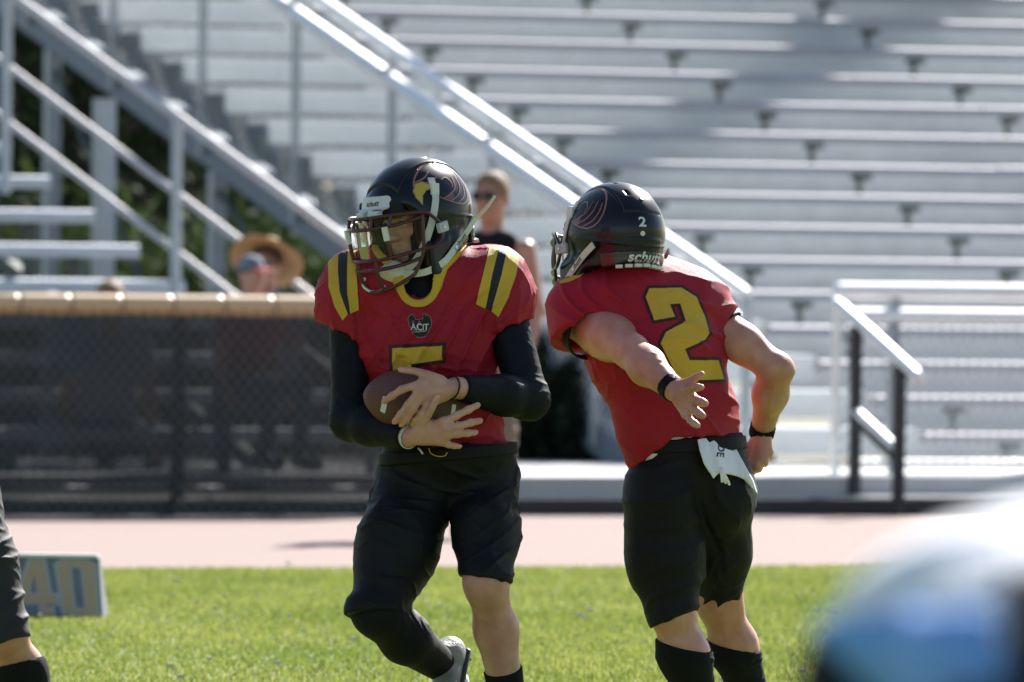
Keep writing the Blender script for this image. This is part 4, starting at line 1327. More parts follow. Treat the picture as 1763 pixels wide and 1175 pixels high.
# ================================================================== player with the ball
D1 = 28.0
def J(x, y, dy=0.0): return P(x, y, D1 + dy)
def player_one():
    foot = J(880, 1300, -0.05)
    pl = thing('person', (float(foot[0]), float(foot[1]), 0.0),
               'football player in red jersey, long black sleeves and maroon face mask hugging the ball', 'person', 'football players')
    SX = np.array([1.0, 0, 0])
    neck = J(727, 470, -0.06); chest = J(726, 560, -0.05); waist = J(755, 700, 0.0); pelv = J(772, 810, 0.02)
    shR, elR, wrR = J(606, 520, -0.04), J(603, 724, -0.10), J(702, 752, -0.285)
    shL, elL, wrL = J(862, 520, -0.04), J(912, 688, -0.13), J(786, 668, -0.305)
    hipR, knR, anR = J(716, 840, 0.02), J(650, 1052, -0.16), J(768, 1152, 0.12)
    hipL, knL, anL = J(828, 840, 0.02), J(836, 1000, -0.20), J(884, 1262, -0.05)
    Mh = Matrix.Translation(J(715, 364, -0.07)) @ Matrix.Rotation(R(-44), 4, 'Z') @ Matrix.Rotation(R(13), 4, 'X') @ Matrix.Rotation(R(-4), 4, 'Y') @ Matrix.Scale(1.10, 4)
    # ---- hands
    def poly(*pp): return [J(*q) for q in pp]
    Lk = poly((727, 660, -0.352), (722, 672, -0.358), (726, 684, -0.356), (736, 696, -0.346))
    Lf = [poly((727, 660, -0.352), (692, 671, -0.357), (675, 682, -0.350), (662, 691, -0.338)),
          poly((722, 672, -0.358), (703, 697, -0.360), (691, 713, -0.350), (680, 726, -0.334)),
          poly((726, 684, -0.356), (711, 706, -0.358), (701, 720, -0.346), (692, 731, -0.328)),
          poly((736, 696, -0.346), (724, 712, -0.346), (716, 722, -0.336), (709, 730, -0.322))]
    Lt = poly((758, 655, -0.332), (735, 645, -0.345), (712, 639, -0.338), (690, 637, -0.326))
    Rk = poly((764, 727, -0.352), (770, 738, -0.352), (770, 749, -0.348), (762, 760, -0.340))
    Rf = [poly((764, 727, -0.352), (786, 716, -0.352), (806, 706, -0.344), (822, 698, -0.334)),
          poly((770, 738, -0.352), (790, 734, -0.352), (810, 728, -0.344), (826, 725, -0.334)),
          poly((770, 749, -0.348), (788, 748, -0.348), (805, 746, -0.340), (818, 745, -0.330)),
          poly((762, 760, -0.340), (772, 766, -0.340), (782, 768, -0.334), (790, 769, -0.328))]
    Rt = poly((724, 738, -0.318), (733, 722, -0.345), (744, 702, -0.368), (753, 684, -0.378))
    handL = union(hand_prims(wrL, Lk, Lf, Lt)); handR = union(hand_prims(wrR, Rk, Rf, Rt))
    headf, hw = head_parts(Mh)
    armR = union([cone(shR, elR, 0.055, 0.044), (cone(elR, elR*0.65 + wrR*0.35, 0.044, 0.046), 0.03), (cone(elR*0.65 + wrR*0.35, wrR, 0.046, 0.028), 0.02)])
    armL = union([cone(shL, elL, 0.055, 0.044), (cone(elL, elL*0.65 + wrL*0.35, 0.044, 0.047), 0.03), (cone(elL*0.65 + wrL*0.35, wrL, 0.047, 0.028), 0.02)])
    calfL = knL*0.68 + anL*0.32 + np.array([0.004, 0.035, 0])
    legL = union([cone(hipL, knL, 0.068, 0.050), (ell(knL + np.array([0, -0.010, -0.010]), (0.042, 0.044, 0.048)), 0.04), (cone(knL, calfL, 0.050, 0.056), 0.04), (cone(calfL, anL, 0.056, 0.035), 0.03), (cone(anL, anL + np.array([0, 0, -0.05]), 0.036, 0.034), 0.02)])
    calfR = knR*0.66 + anR*0.34 + np.array([0.012, 0.0, -0.020])
    legR = union([cone(hipR, knR, 0.085, 0.058), (cone(knR, calfR, 0.060, 0.060), 0.04), (cone(calfR, anR, 0.060, 0.036), 0.03)])
    trunk = union([econe(pelv, waist, (0.150, 0.105), (0.135, 0.095), SX), (econe(waist, chest, (0.135, 0.095), (0.160, 0.110), SX), 0.04), (econe(chest, neck, (0.16, 0.11), (0.075, 0.075), SX), 0.04), (cone(neck, np.array(hw((0, 0.02, -0.06))), 0.060, 0.062), 0.03)])
    body = union([trunk, (armR, 0.04), (armL, 0.04), (legL, 0.05), (legR, 0.05), (headf, 0.02), (handL, 0.012), (handR, 0.012)])
    allp = [shR, elR, wrR, shL, elL, wrL, hipR, knR, anR, hipL, knL, anL, neck, hw((0, 0, 0.12)), J(830, 760, -0.4), foot]
    lo, hi = bounds(allp, 0.10)
    sdf_obj('body', body, lo, hi, 0.0036, M_skin, pl, it=1)
    nails(pl, [(f[-1], f[-2], (0, -1, 0.25)) for f in Lf[:3]] + [(f[-1], f[-2], (0, -1, 0.3)) for f in Rf] + [(Rt[-1], Rt[-2], (-0.3, -1, 0.2)), (Lt[-1], Lt[-2], (0, -1, 0.4))], M_nail)
    # eyes, brows
    for s in (1, -1):
        e = MB(); Vv, Qq = sdf_mesh(ell(hw((s*0.032, -0.078, -0.014)), (0.0125,)*3), hw((s*0.032, -0.078, -0.014)) - 0.02, hw((s*0.032, -0.078, -0.014)) + 0.02, 0.002)
        link('eye', mesh_np(Vv, Qq), M_eye, pl, True)
        c = hw((s*0.030, -0.0905, -0.015)); n = (hw((0, -1, 0)) - hw((0, 0, 0)))
        MB().tube([c - n*0.0005, c + n*0.0008], 0.0055, 10).build('iris', M_hair, pl, True)
        MB().tube([hw((s*0.018, -0.094, 0.010)), hw((s*0.034, -0.093, 0.015)), hw((s*0.050, -0.080, 0.010))], [0.0035, 0.0042, 0.002], 6).build('eyebrow', M_hair, pl, True)
    # ---- undershirt: arms and high collar
    sl = union([cut(off(armR, 0.0065), wrR + (elR - wrR)*0.02, wrR - elR), (cut(off(armL, 0.0065), wrL + (elL - wrL)*0.06, wrL - elL), 0.0),
                (off(cone(neck - np.array([0, 0, 0.06]), neck + (np.array(hw((0, 0.02, -0.06))) - neck)*0.55, 0.078, 0.064), 0.006), 0.02), (econe(J(727, 540, -0.05), neck, (0.150, 0.112), (0.084, 0.086), SX), 0.04), (econe(J(773, 800, 0.02), J(757, 715, 0.0), (0.158, 0.116), (0.142, 0.102), SX), 0.0)], 0.03)
    axR = (elR - shR); axL = (elL - shL); fR = wrR - elR; fL = wrL - elL
    def d_sh(V):
        w = 0.0008 * wnoise(V, 22, 3)
        gR = np.exp(-(np.linalg.norm(V - elR, axis=1) / 0.075) ** 2); gL = np.exp(-(np.linalg.norm(V - elL, axis=1) / 0.075) ** 2)
        w += gR * 0.0035 * folds(V, axR/np.linalg.norm(axR) - fR/np.linalg.norm(fR)*0.3, 0.026, 8) + gL * 0.0035 * folds(V, axL/np.linalg.norm(axL) - fL/np.linalg.norm(fL)*0.3, 0.026, 9)
        w += 0.0012 * folds(V, (0.5, 0.2, 1), 0.06, 14, 0.9, 3)
        return w
    sdf_obj('undershirt', sl, lo, hi, 0.0045, M_comp, pl, d_sh)
    # ---- jersey
    cutR_c, cutR_n = J(592, 572, -0.04), np.array([-0.42, 0, -1.0]); cutL_c, cutL_n = J(876, 560, -0.04), np.array([0.30, 0, -1.0])
    slR = union([cone(J(612, 486, -0.05), J(600, 520, -0.05), 0.090, 0.092), (cone(J(600, 520, -0.05), J(600, 600, -0.06), 0.092, 0.078), 0.02)])
    slL = union([cone(J(853, 480, -0.05), J(862, 514, -0.05), 0.090, 0.092), (cone(J(862, 514, -0.05), J(868, 600, -0.06), 0.092, 0.076), 0.02)])
    slR = sub(cut(slR, cutR_c, cutR_n), cone(J(600, 556, -0.05), J(600, 640, -0.06), 0.072, 0.072), 0.006)
    slL = sub(cut(slL, cutL_c, cutL_n), cone(J(868, 540, -0.05), J(872, 640, -0.06), 0.072, 0.072), 0.006)
    j = union([econe(J(773, 800, 0.02), J(757, 700, 0.0), (0.166, 0.125), (0.155, 0.118), SX), (econe(J(757, 700, 0.0), J(732, 590, -0.045), (0.155, 0.118), (0.178, 0.145), SX), 0.05),
               (econe(J(732, 590, -0.045), J(727, 500, -0.05), (0.178, 0.145), (0.185, 0.128), SX), 0.05),
               (econe(J(640, 486, -0.05), J(690, 478, -0.05), (0.082, 0.115), (0.070, 0.105), (0, 0, 1)), 0.05), (econe(J(825, 480, -0.05), J(770, 474, -0.05), (0.082, 0.115), (0.070, 0.105), (0, 0, 1)), 0.05),
               (cone(J(727, 470, -0.04), J(727, 520, -0.05), 0.085, 0.11), 0.04), (slR, 0.025), (slL, 0.025)], 0.05)
    hemn = np.array([-0.11, 0.0, -1.0])
    j = cut(j, J(760, 772, 0), hemn)
    # neck opening
    jfull = j
    hole = union([cone(J(721, 392, -0.10), J(721, 462, -0.10), 0.125, 0.086), (cone(J(721, 462, -0.10), J(720, 493, -0.19), 0.084, 0.036), 0.02)], 0.02)
    j = sub(j, hole, 0.004)
    collar = lambda p: np.maximum(np.maximum(jfull(p) - 0.0095, -jfull(p) - 0.006), np.maximum(hole(p) - 0.021, -hole(p) + 0.0005))
    collar = cut(collar, J(721, 440, 0.02), (0, 1, 0))
    core = union([econe(J(773, 900, 0.02), J(757, 720, 0.0), (0.160, 0.118), (0.145, 0.105), SX)])
    j = sub(j, core, 0.004)
    def d_j(V):
        w = 0.0012 * wnoise(V, 16, 21)
        front = sstep(D1 - 0.02 - V[:, 1], 0, 0.06)
        c1 = px_gauss(V, 790, 610, D1, 120); c2 = px_gauss(V, 660, 620, D1, 80); c3 = px_gauss(V, 740, 740, D1, 110)
        w += c1 * 0.020 * folds(V, (0.78, 0, -0.62), 0.052, 31, 0.35, 2.2) + c2 * 0.014 * folds(V, (0.85, 0, 0.5), 0.05, 33, 0.35, 2.2) + c3 * 0.013 * folds(V, (0.2, 0, 1), 0.045, 35, 0.4, 2)
        c4 = px_gauss(V, 880, 545, D1, 45) + px_gauss(V, 585, 555, D1, 45)
        w += c4 * 0.008 * folds(V, (1, 0, 0.15), 0.040, 37, 0.4, 2)
        w += 0.003 * folds(V, (0.6, 0.3, 0.8), 0.09, 39, 0.8, 3)
        return w
    jer = sdf_obj('jersey', j, lo, hi, 0.0042, M_red, pl, d_j, it=1)
    jb = bvh_of(jer)
    # collar
    sdf_obj('collar', collar, *bounds([J(640, 420, -0.25), J(800, 560, 0.1)], 0.02), 0.003, M_yel, jer)
    # shoulder stripes
    def stripes(quads):
        for m, ring in quads: decal('shoulder_stripe', poly_grid([ring], 3), cam_ray, jb, 0.0030, m, jer)
    stripes([(M_yel, [(565, 440), (583, 432), (582, 466), (585, 503), (599, 542), (590, 552), (576, 528), (566, 494)]),
             (M_blk, [(583, 432), (599, 428), (598, 466), (598, 506), (603, 540), (599, 542), (585, 503), (582, 466)]),
             (M_yel, [(599, 428), (612, 426), (614, 470), (618, 534), (603, 540), (598, 506), (598, 466)]),
             (M_yel, [(843, 424), (860, 424), (848, 470), (836, 532), (819, 524), (832, 470)]),
             (M_blk, [(860, 424), (874, 426), (864, 470), (846, 536), (836, 532), (848, 470)]),
             (M_yel, [(874, 426), (896, 432), (888, 475), (876, 510), (858, 546), (846, 536), (864, 470)])])
    # number five
    five = [(676, 600), (762, 596), (761, 620), (708, 627), (708, 652), (748, 649), (766, 664), (766, 714), (748, 732), (694, 736), (676, 722), (676, 704), (702, 703), (706, 712), (734, 710), (738, 700), (738, 680), (732, 674), (676, 680)]
    decal('number', poly_grid([inset(five, 6.0)], 3), cam_ray, jb, 0.0022, M_blk, jer)
    decal('number', poly_grid([inset(five, 2.6)], 3), cam_ray, jb, 0.0033, M_mar, jer)
    decal('number', poly_grid([five], 3), cam_ray, jb, 0.0044, M_yel, jer)
    # chest emblem
    def emblem(cx, cy, s, bv, parent):
        e = lambda pts: [(cx + x*s, cy + y*s) for x, y in pts]
        out = e([(-20, -10), (-19, -15), (-13, -19), (-11, -17), (-9, -13), (-8, -9), (-3, -10), (3, -10), (6, -12), (6, -19), (10, -20), (17, -15), (20, -7), (19, 1), (16, 5), (14, 12), (9, 18), (2, 20), (-5, 19), (-11, 14), (-14, 5), (-18, -1)])
        decal('emblem', poly_grid([inset(out, 1.0)], 3), cam_ray, bv, 0.0024, M_tan, parent)
        decal('emblem', poly_grid([out], 3), cam_ray, bv, 0.0034, M_blk, parent)
        decal('emblem', poly_grid([e([(-14, -8), (-9, -8), (-8, -2), (-13, -1)])], 3), cam_ray, bv, 0.0042, M_lred, parent)
        decal('emblem', poly_grid([e([(-3, -6), (0, -8), (3, -6), (0, -4)])], 3), cam_ray, bv, 0.0044, M_tan, parent)
        decal('emblem', poly_grid([e([(-11, 9), (11, 8), (10, 11), (-9, 12)])], 3), cam_ray, bv, 0.0044, M_tan, parent)
        bm = text_bm('ACIT', 0.02, 0, 1.0)
        bmesh.ops.scale(bm, vec=(13.5*s, -15.5*s, 1), verts=bm.verts); bmesh.ops.translate(bm, vec=(cx, cy + 3*s, 0), verts=bm.verts)
        decal('emblem_lettering', dice(bm, 3), cam_ray, bv, 0.0052, M_pwhite, parent)
    emblem(723, 561, 1.0, jb, jer)
    # ---- pants
    pR = union([cone(hipR, hipR*0.5 + knR*0.5, 0.112, 0.104), (cone(hipR*0.5 + knR*0.5, knR, 0.104, 0.076), 0.05), (ell(knR + np.array([-0.022, -0.03, 0.0]), (0.068, 0.06, 0.062)), 0.02),
                (rbox(hipR*0.55 + knR*0.45 + np.array([-0.02, -0.06, 0]), (0.06, 0.035, 0.09), 0.03), 0.05)])
    kax = (anR - knR) / np.linalg.norm(anR - knR)
    pR = cut(pR, J(640, 1062, -0.16), np.array([0.05, -0.25, -1.0]))
    pR = sub(pR, off(legR, 0.008), 0.003) if False else pR
    pL = union([cone(hipL + np.array([0.012, 0, 0]), hipL*0.5 + knL*0.5 + np.array([0.008, 0, 0]), 0.092, 0.082), (cone(hipL*0.5 + knL*0.5 + np.array([0.008, 0, 0]), knL + np.array([0, -0.008, 0]), 0.082, 0.071), 0.05), (rbox(hipL*0.5 + knL*0.5 + np.array([0.012, -0.06, 0.01]), (0.048, 0.03, 0.07), 0.03), 0.05)])
    hc = J(836, 998, -0.2)
    pL = cut(pL, hc, np.array([-0.15, -0.12, -1.0]))
    pL = sub(pL, cone(hc + np.array([0, 0, -0.058]), knL + np.array([0, 0, -0.2]), 0.058, 0.058), 0.003)
    pan = union([econe(J(772, 775, 0.0), J(772, 798, 0.02), (0.178, 0.128), (0.182, 0.126), SX), (pR, 0.03), (pL, 0.03)], 0.05)
    pan = cut(pan, J(772, 764, 0), (0, 0, 1))
    def d_p(V):
        w = 0.0010 * wnoise(V, 18, 41)
        c1 = px_gauss(V, 770, 835, D1, 95); w += c1 * 0.008 * folds(V, (0.45, 0, 1), 0.062, 43, 0.6, 2.6)
        c2 = px_gauss(V, 690, 1000, D1, 60) + px_gauss(V, 645, 880, D1, 45); w += c2 * 0.008 * folds(V, (0.5, 0, 1), 0.058, 45, 0.6, 2.6)
        c3 = px_gauss(V, 888, 850, D1, 60) + px_gauss(V, 865, 965, D1, 50); w += c3 * 0.008 * folds(V, (-0.7, 0, 1), 0.055, 47, 0.6, 2.6)
        w += 0.0025 * folds(V, (0.8, 0.3, 0.6), 0.13, 49, 0.9, 3)
        return w
    pnt = sdf_obj('pants', pan, lo, hi, 0.0042, M_pant, pl, d_p)
    pb = bvh_of(pnt)
    emblem(876, 762, 0.80, pb, pnt)
    # hems
    # belt tab colour blocks at the hem and hanging cord
    blt = sub(econe(J(772, 790, 0.0), J(772, 772, 0.0), (0.190, 0.142), (0.188, 0.140), SX), econe(J(772, 830, 0.0), J(772, 700, 0.0), (0.182, 0.134), (0.180, 0.132), SX), 0.002)
    blt = cut(cut(blt, J(772, 792, 0), (0.10, 0, -1)), J(772, 770, 0), (-0.1, 0, 1))
    sdf_obj('belt', blt, lo, hi, 0.004, M_pant, pl)
    bx = J(760, 783, -0.145)
    MB().tube(spline([J(738, 772, -0.150), J(742, 781, -0.152), J(754, 786, -0.155), J(766, 785, -0.152), J(770, 779, -0.15)], 6), 0.0016, 6).build('waist_cord', M_yel, pl, True)
    MB().tube(spline([J(720, 772, -0.20), J(724, 776, -0.205), J(728, 782, -0.205)], 6), 0.0028, 6).build('wrist_tape', M_strap, pl, True)
    # ---- leg sleeve, socks, shoes
    lsl = cut(off(legR, 0.006), knR + (hipR - knR)*0.35, hipR - knR); lsl = cut(lsl, anR + (knR - anR)*0.06, anR - knR)
    def d_s(V): return 0.0008*wnoise(V, 25, 5) + 0.006*np.exp(-(np.linalg.norm(V - (knR + np.array([0.06, 0.06, -0.01])), axis=1)/0.07)**2)*folds(V, (1, 0.3, 0.6), 0.022, 6)
    sdf_obj('leg_sleeve', lsl, lo, hi, 0.0045, M_slv, pl, d_s)
    sk = cut(off(union([cone(anR + (knR - anR)*0.10, anR, 0.038, 0.037), (cone(anR, J(784, 1175, 0.16), 0.037, 0.034), 0.02)]), 0.004), anR + (knR - anR)*0.09, knR - anR)
    sdf_obj('sock', sk, *bounds([anR, J(784, 1175, 0.16)], 0.1), 0.004, M_white, pl)
    M_shoe = mat('shoe_grey', (0.12, 0.15, 0.12), 0.5, noise=(14, 0.3, (0.26, 0.28, 0.24)), bump=(120, 0.3))
    M_sole = mat('sole_dark', (0.03, 0.035, 0.035), 0.5)
    shoe(pl, J(800, 1122, 0.17), J(765, 1268, 0.00), (-0.55, -0.45, 0.45), M_shoe, M_sole, anR)
    sk2 = cut(off(legL, 0.0055), anL + (knL - anL)*0.40, knL - anL); sk2 = cut(sk2, J(880, 1290, 0), (0, 0, -1))
    sdf_obj('sock', sk2, *bounds([anL, knL], 0.12), 0.0045, M_sockb, pl)
    hl = anL*1.0; hl = np.array([anL[0] - 0.012, anL[1] + 0.05, 0.012])
    shoe(pl, hl, hl + np.array([0.03, -0.265, 0.0]), (0, 0, 1), M_shoe, M_sole, anL)
    # wrist bands
    def band(c, ax, r, w, t, name, m):
        f = sub(cone(c - ax*w/2, c + ax*w/2, r + t, r + t), cone(c - ax*w*3, c + ax*w*3, r, r))
        f = cut(cut(f, c + ax*w/2, ax), c - ax*w/2, -ax)
        return sdf_obj(name, f, c - 0.07, c + 0.07, 0.0022, m, pl)
    band(J(777, 668, -0.318), fL/np.linalg.norm(fL)*np.array([1, 1, 1.6])/np.linalg.norm(fL/np.linalg.norm(fL)*np.array([1, 1, 1.6])), 0.0305, 0.007, 0.003, 'wrist_band', M_comp)
    band(J(704, 753, -0.290), fR/np.linalg.norm(fR), 0.0290, 0.010, 0.003, 'wrist_band', M_strap)
    hel = make_helmet(pl, Mh, M_bar_m, True, True)
    # mouth guard tether curl
    tp = [hw(p) for p in ((-0.030, -0.205, -0.135), (-0.034, -0.212, -0.155), (-0.024, -0.205, -0.172), (-0.004, -0.198, -0.178), (0.016, -0.194, -0.174), (0.022, -0.190, -0.162))]
    MB().tube(spline(tp, 6), 0.0042, 8).build('mouthguard_tether', M_wplast, pl, True)
    return pl

def football():
    c = J(714, 690, -0.235); a = J(645, 682, -0.26) - c; a /= np.linalg.norm(a)
    up = np.array([0, 0, 1.0]); up -= a*(up @ a); up /= np.linalg.norm(up); s = np.cross(a, up)
    L, rr = 0.142, 0.086
    def rad(t): return rr * (1 - abs(t) ** 2.1) ** 0.62
    vs, fs = [], []; nu, nv = 48, 40
    for i in range(nu + 1):
        t = -1 + 2 * i / nu; t = max(min(t, 0.9995), -0.9995)
        for k in range(nv):
            an = 6.283185 * k / nv
            g = 1 - 0.012 * max(0, 1 - abs(math.sin(2*an)) / 0.12)
            vs.append(c + a*t*L + (up*math.cos(an) + s*math.sin(an)) * rad(t) * g)
    for i in range(nu):
        for k in range(nv): fs.append([i*nv + k, i*nv + (k+1) % nv, (i+1)*nv + (k+1) % nv, (i+1)*nv + k])
    fs += [[k for k in range(nv)][::-1], [nu*nv + k for k in range(nv)]]
    t = thing('american_football', tuple(c), 'brown pebbled leather football held against the red jersey', 'ball')
    M_lea = mat('football_leather', (0.10, 0.032, 0.020), 0.45, noise=(40, 0.8, (0.125, 0.042, 0.026)), bump=(380, 0.5))
    link('ball_skin', mesh_from(vs, fs), M_lea, t, True)
    # painted stripes near both ends
    for sg in (1, -1):
        v2, f2 = [], []
        for i in range(5):
            tt = sg * (0.62 + 0.09 * i / 4)
            for k in range(25):
                an = 1.55 + 0.75 * k / 24
                v2.append(c + a*tt*L + (up*math.cos(an) - s*math.sin(an)) * (rad(tt) + 0.0009))
        for i in range(4):
            for k in range(24): f2.append([i*25 + k, i*25 + k + 1, (i+1)*25 + k + 1, (i+1)*25 + k])
        link('white_stripe', mesh_from(v2, f2), M_pwhite, t, True)
    mb = MB()
    la = 2.3; dirl = up*math.cos(la) - s*math.sin(la)
    for k in range(8):
        tt = -0.38 + 0.11*k
        q = c + a*tt*L + dirl*(rad(tt) + 0.001); w = np.cross(a, dirl)
        mb.tube([q - w*0.014, q + dirl*0.003, q + w*0.014], 0.003, 6)
    mb.build('laces', M_pwhite, t, True)
    return t
player_one()
football()
# ================================================================== player wearing number two
D2 = 28.55
def K(x, y, dy=0.0): return P(x, y, D2 + dy)
def player_two():
    foot = K(1225, 1300, 0.05)
    pl = thing('person', (float(foot[0]), float(foot[1]), 0.0),
               'bare armed football player with gold number 2 on his back reaching one hand behind', 'person', 'football players')
    SD = np.array([0.93, 0.37, 0.0])         # across his shoulders, in the ground plane
    neck = K(1082, 488, 0.06); chest = K(1115, 580, 0.02); waist = K(1165, 720, 0.02); pelv = K(1188, 820, 0.02)
    shA, elA, wrA = K(1006, 552, -0.02), K(1086, 605, -0.21), K(1160, 671, -0.37)
    shB, elB, wrB = K(1222, 548, 0.09), K(1336, 636, 0.03), K(1312, 742, 0.17)
    hipA, knA, anA = K(1140, 860, 0.0), K(1156, 1048, -0.03), K(1222, 1278, 0.12)
    hipB, knB, anB = K(1240, 855, 0.06), K(1238, 1035, 0.22), K(1312, 1262, 0.46)
    Mh = Matrix.Translation(K(1055, 404, 0.05)) @ Matrix.Rotation(R(-146), 4, 'Z') @ Matrix.Rotation(R(9), 4, 'X') @ Matrix.Rotation(R(-3), 4, 'Y') @ Matrix.Scale(1.09, 4)
    def poly(*pp): return [K(*q) for q in pp]
    Ak = poly((1184, 672, -0.432), (1191, 685, -0.435), (1190, 700, -0.432), (1182, 713, -0.425))
    Af = [poly((1184, 672, -0.432), (1192, 668, -0.460), (1200, 667, -0.478), (1207, 667, -0.488)),
          poly((1191, 685, -0.435), (1200, 690, -0.458), (1208, 693, -0.470), (1214, 695, -0.476)),
          poly((1190, 700, -0.432), (1197, 707, -0.456), (1204, 712, -0.468), (1210, 716, -0.474)),
          poly((1182, 713, -0.425), (1188, 723, -0.444), (1195, 729, -0.456), (1201, 733, -0.462))]
    At = poly((1172, 664, -0.395), (1182, 659, -0.420), (1196, 652, -0.432), (1208, 645, -0.438))
    handA = union(hand_prims(wrA + np.array([0.004, -0.01, -0.003]), Ak, Af, At, 0.019))
    # fist on the hip
    Bk = poly((1322, 778, 0.150), (1314, 792, 0.140), (1304, 802, 0.140), (1294, 808, 0.150))
    Bf = [poly((1322, 778, 0.150), (1316, 798, 0.175), (1300, 792, 0.195)), poly((1314, 792, 0.140), (1306, 808, 0.165), (1292, 798, 0.19)),
          poly((1304, 802, 0.140), (1296, 812, 0.165), (1285, 800, 0.19)), poly((1294, 808, 0.150), (1287, 812, 0.172), (1279, 800, 0.19))]
    Bt = poly((1298, 762, 0.17), (1286, 772, 0.165), (1280, 786, 0.165))
    handB = union(hand_prims(wrB, Bk, Bf, Bt, 0.020))
    headf, hw = head_parts(Mh)
    mA = elA*0.62 + wrA*0.38; mB = elB*0.62 + wrB*0.38
    bulge = shA*0.45 + elA*0.55
    armA = union([cone(shA, bulge, 0.062, 0.058), (cone(bulge, elA, 0.058, 0.047), 0.03), (cone(elA, mA + np.array([0, 0, -0.004]), 0.046, 0.048), 0.02), (cone(mA, wrA, 0.048, 0.030), 0.03)])
    armB = union([cone(shB, shB*0.5 + elB*0.5, 0.056, 0.052), (cone(shB*0.5 + elB*0.5, elB, 0.052, 0.043), 0.03), (ell(elB, (0.040, 0.040, 0.040)), 0.02), (cone(elB, mB, 0.043, 0.046), 0.02), (cone(mB, wrB, 0.046, 0.030), 0.03)])
    def leg(hip, kn, an, r):
        cf = kn*0.66 + an*0.34 + np.array([0.0, -0.020, 0])
        return union([cone(hip, kn, 0.085, 0.060), (cone(kn, cf, 0.054, r), 0.04), (cone(cf, an, r, 0.037), 0.04), (cone(an, an + np.array([0, 0, -0.05]), 0.037, 0.034), 0.02)])
    legA, legB = leg(hipA, knA, anA, 0.063), leg(hipB, knB, anB, 0.061)
    trunk = union([econe(pelv, waist, (0.150, 0.11), (0.140, 0.10), SD), (econe(waist, chest, (0.14, 0.10), (0.165, 0.115), SD), 0.04), (econe(chest, neck, (0.165, 0.115), (0.08, 0.08), SD), 0.04), (cone(neck, np.array(hw((0, 0.02, -0.05))), 0.064, 0.066), 0.03)])
    body = union([trunk, (armA, 0.04), (armB, 0.04), (legA, 0.05), (legB, 0.05), (headf, 0.02), (handA, 0.012), (handB, 0.012)])
    allp = [shA, elA, wrA, shB, elB, wrB, hipA, knA, anA, hipB, knB, anB, neck, hw((0, 0, 0.12)), K(1220, 700, -0.52), foot]
    lo, hi = bounds(allp, 0.11)
    perpA = np.cross(wrA - elA, (0.2, 1, 0.3)); perpB = np.cross(wrB - elB, (0.3, 1, 0.2))
    def d_b(V):
        nearA = np.exp(-(np.linalg.norm(V - (elA*0.45 + wrA*0.55), axis=1)/0.11)**2); nearB = np.exp(-(np.linalg.norm(V - (elB*0.45 + wrB*0.55), axis=1)/0.11)**2)
        w = 0.0006*wnoise(V, 30, 2) + 0.0010*wnoise(V, 11, 4)
        w += nearA*0.0013*folds(V, perpA, 0.034, 12, 0.35, 2) + nearB*0.0013*folds(V, perpB, 0.034, 13, 0.35, 2)
        w += 0.004*np.exp(-(np.linalg.norm(V - (elB + np.array([0.045, -0.005, -0.005])), axis=1)/0.020)**2)
        w -= 0.004*np.exp(-(np.linalg.norm(V - (elA*0.9 + shA*0.1 + np.array([-0.02, -0.045, -0.015])), axis=1)/0.022)**2)
        return w
    sdf_obj('body', body, lo, hi, 0.0038, M_skin2, pl, d_b)
    # ---- jersey
    JS = np.array([0.90, 0.43, 0.0])
    def slv(a, b, r0, r1, cc, cn, va, vb, vr):
        f = cone(a, b, r0, r1)
        return sub(cut(f, cc, cn), cone(va, vb, vr, vr), 0.006)
    slA = slv(K(1002, 532, 0.0), K(1004, 590, -0.07), 0.098, 0.090, K(1004, 576, -0.06), np.array([0.30, -0.50, -0.95]), K(1010, 566, -0.04), K(1050, 620, -0.22), 0.074)
    slB = slv(K(1208, 528, 0.09), K(1238, 566, 0.09), 0.085, 0.074, K(1240, 560, 0.09), np.array([0.75, 0.05, -0.66]), K(1222, 550, 0.09), K(1290, 620, 0.07), 0.062)
    j = union([econe(K(1185, 815, 0.02), K(1165, 720, 0.02), (0.160, 0.125), (0.160, 0.120), JS), (econe(K(1165, 720, 0.02), K(1128, 600, 0.03), (0.160, 0.120), (0.185, 0.145), JS), 0.06),
               (econe(K(1128, 600, 0.03), K(1106, 520, 0.05), (0.185, 0.145), (0.180, 0.125), JS), 0.06),
               (econe(K(1030, 520, 0.0), K(1080, 500, 0.04), (0.080, 0.115), (0.075, 0.11), (0, 0, 1)), 0.05), (econe(K(1190, 510, 0.09), K(1125, 496, 0.06), (0.075, 0.110), (0.072, 0.10), (0, 0, 1)), 0.05),
               (cone(K(1090, 478, 0.05), K(1104, 540, 0.05), 0.078, 0.11), 0.04), (slA, 0.025), (slB, 0.025)], 0.05)
    # hem rises to the middle of the back
    hemL = lambda p: (p - A(K(1120, 782, 0))) @ A(np.array([0.65, 0.0, -0.76]))
    hemR = lambda p: (p - A(K(1200, 748, 0))) @ A(np.array([0.02, 0.05, -1.0]))
    j0 = j
    j = lambda p: np.maximum(j0(p), np.minimum(hemL(p), hemR(p)) if False else np.maximum(np.minimum(hemL(p), hemR(p)), hemR(p) - 0.14))
    j = sub(j, econe(K(1190, 900, 0.02), K(1166, 730, 0.02), (0.150, 0.115), (0.148, 0.108), JS), 0.004)
    j = sub(j, cone(K(1060, 380, 0.05), K(1082, 468, 0.05), 0.13, 0.068), 0.006)
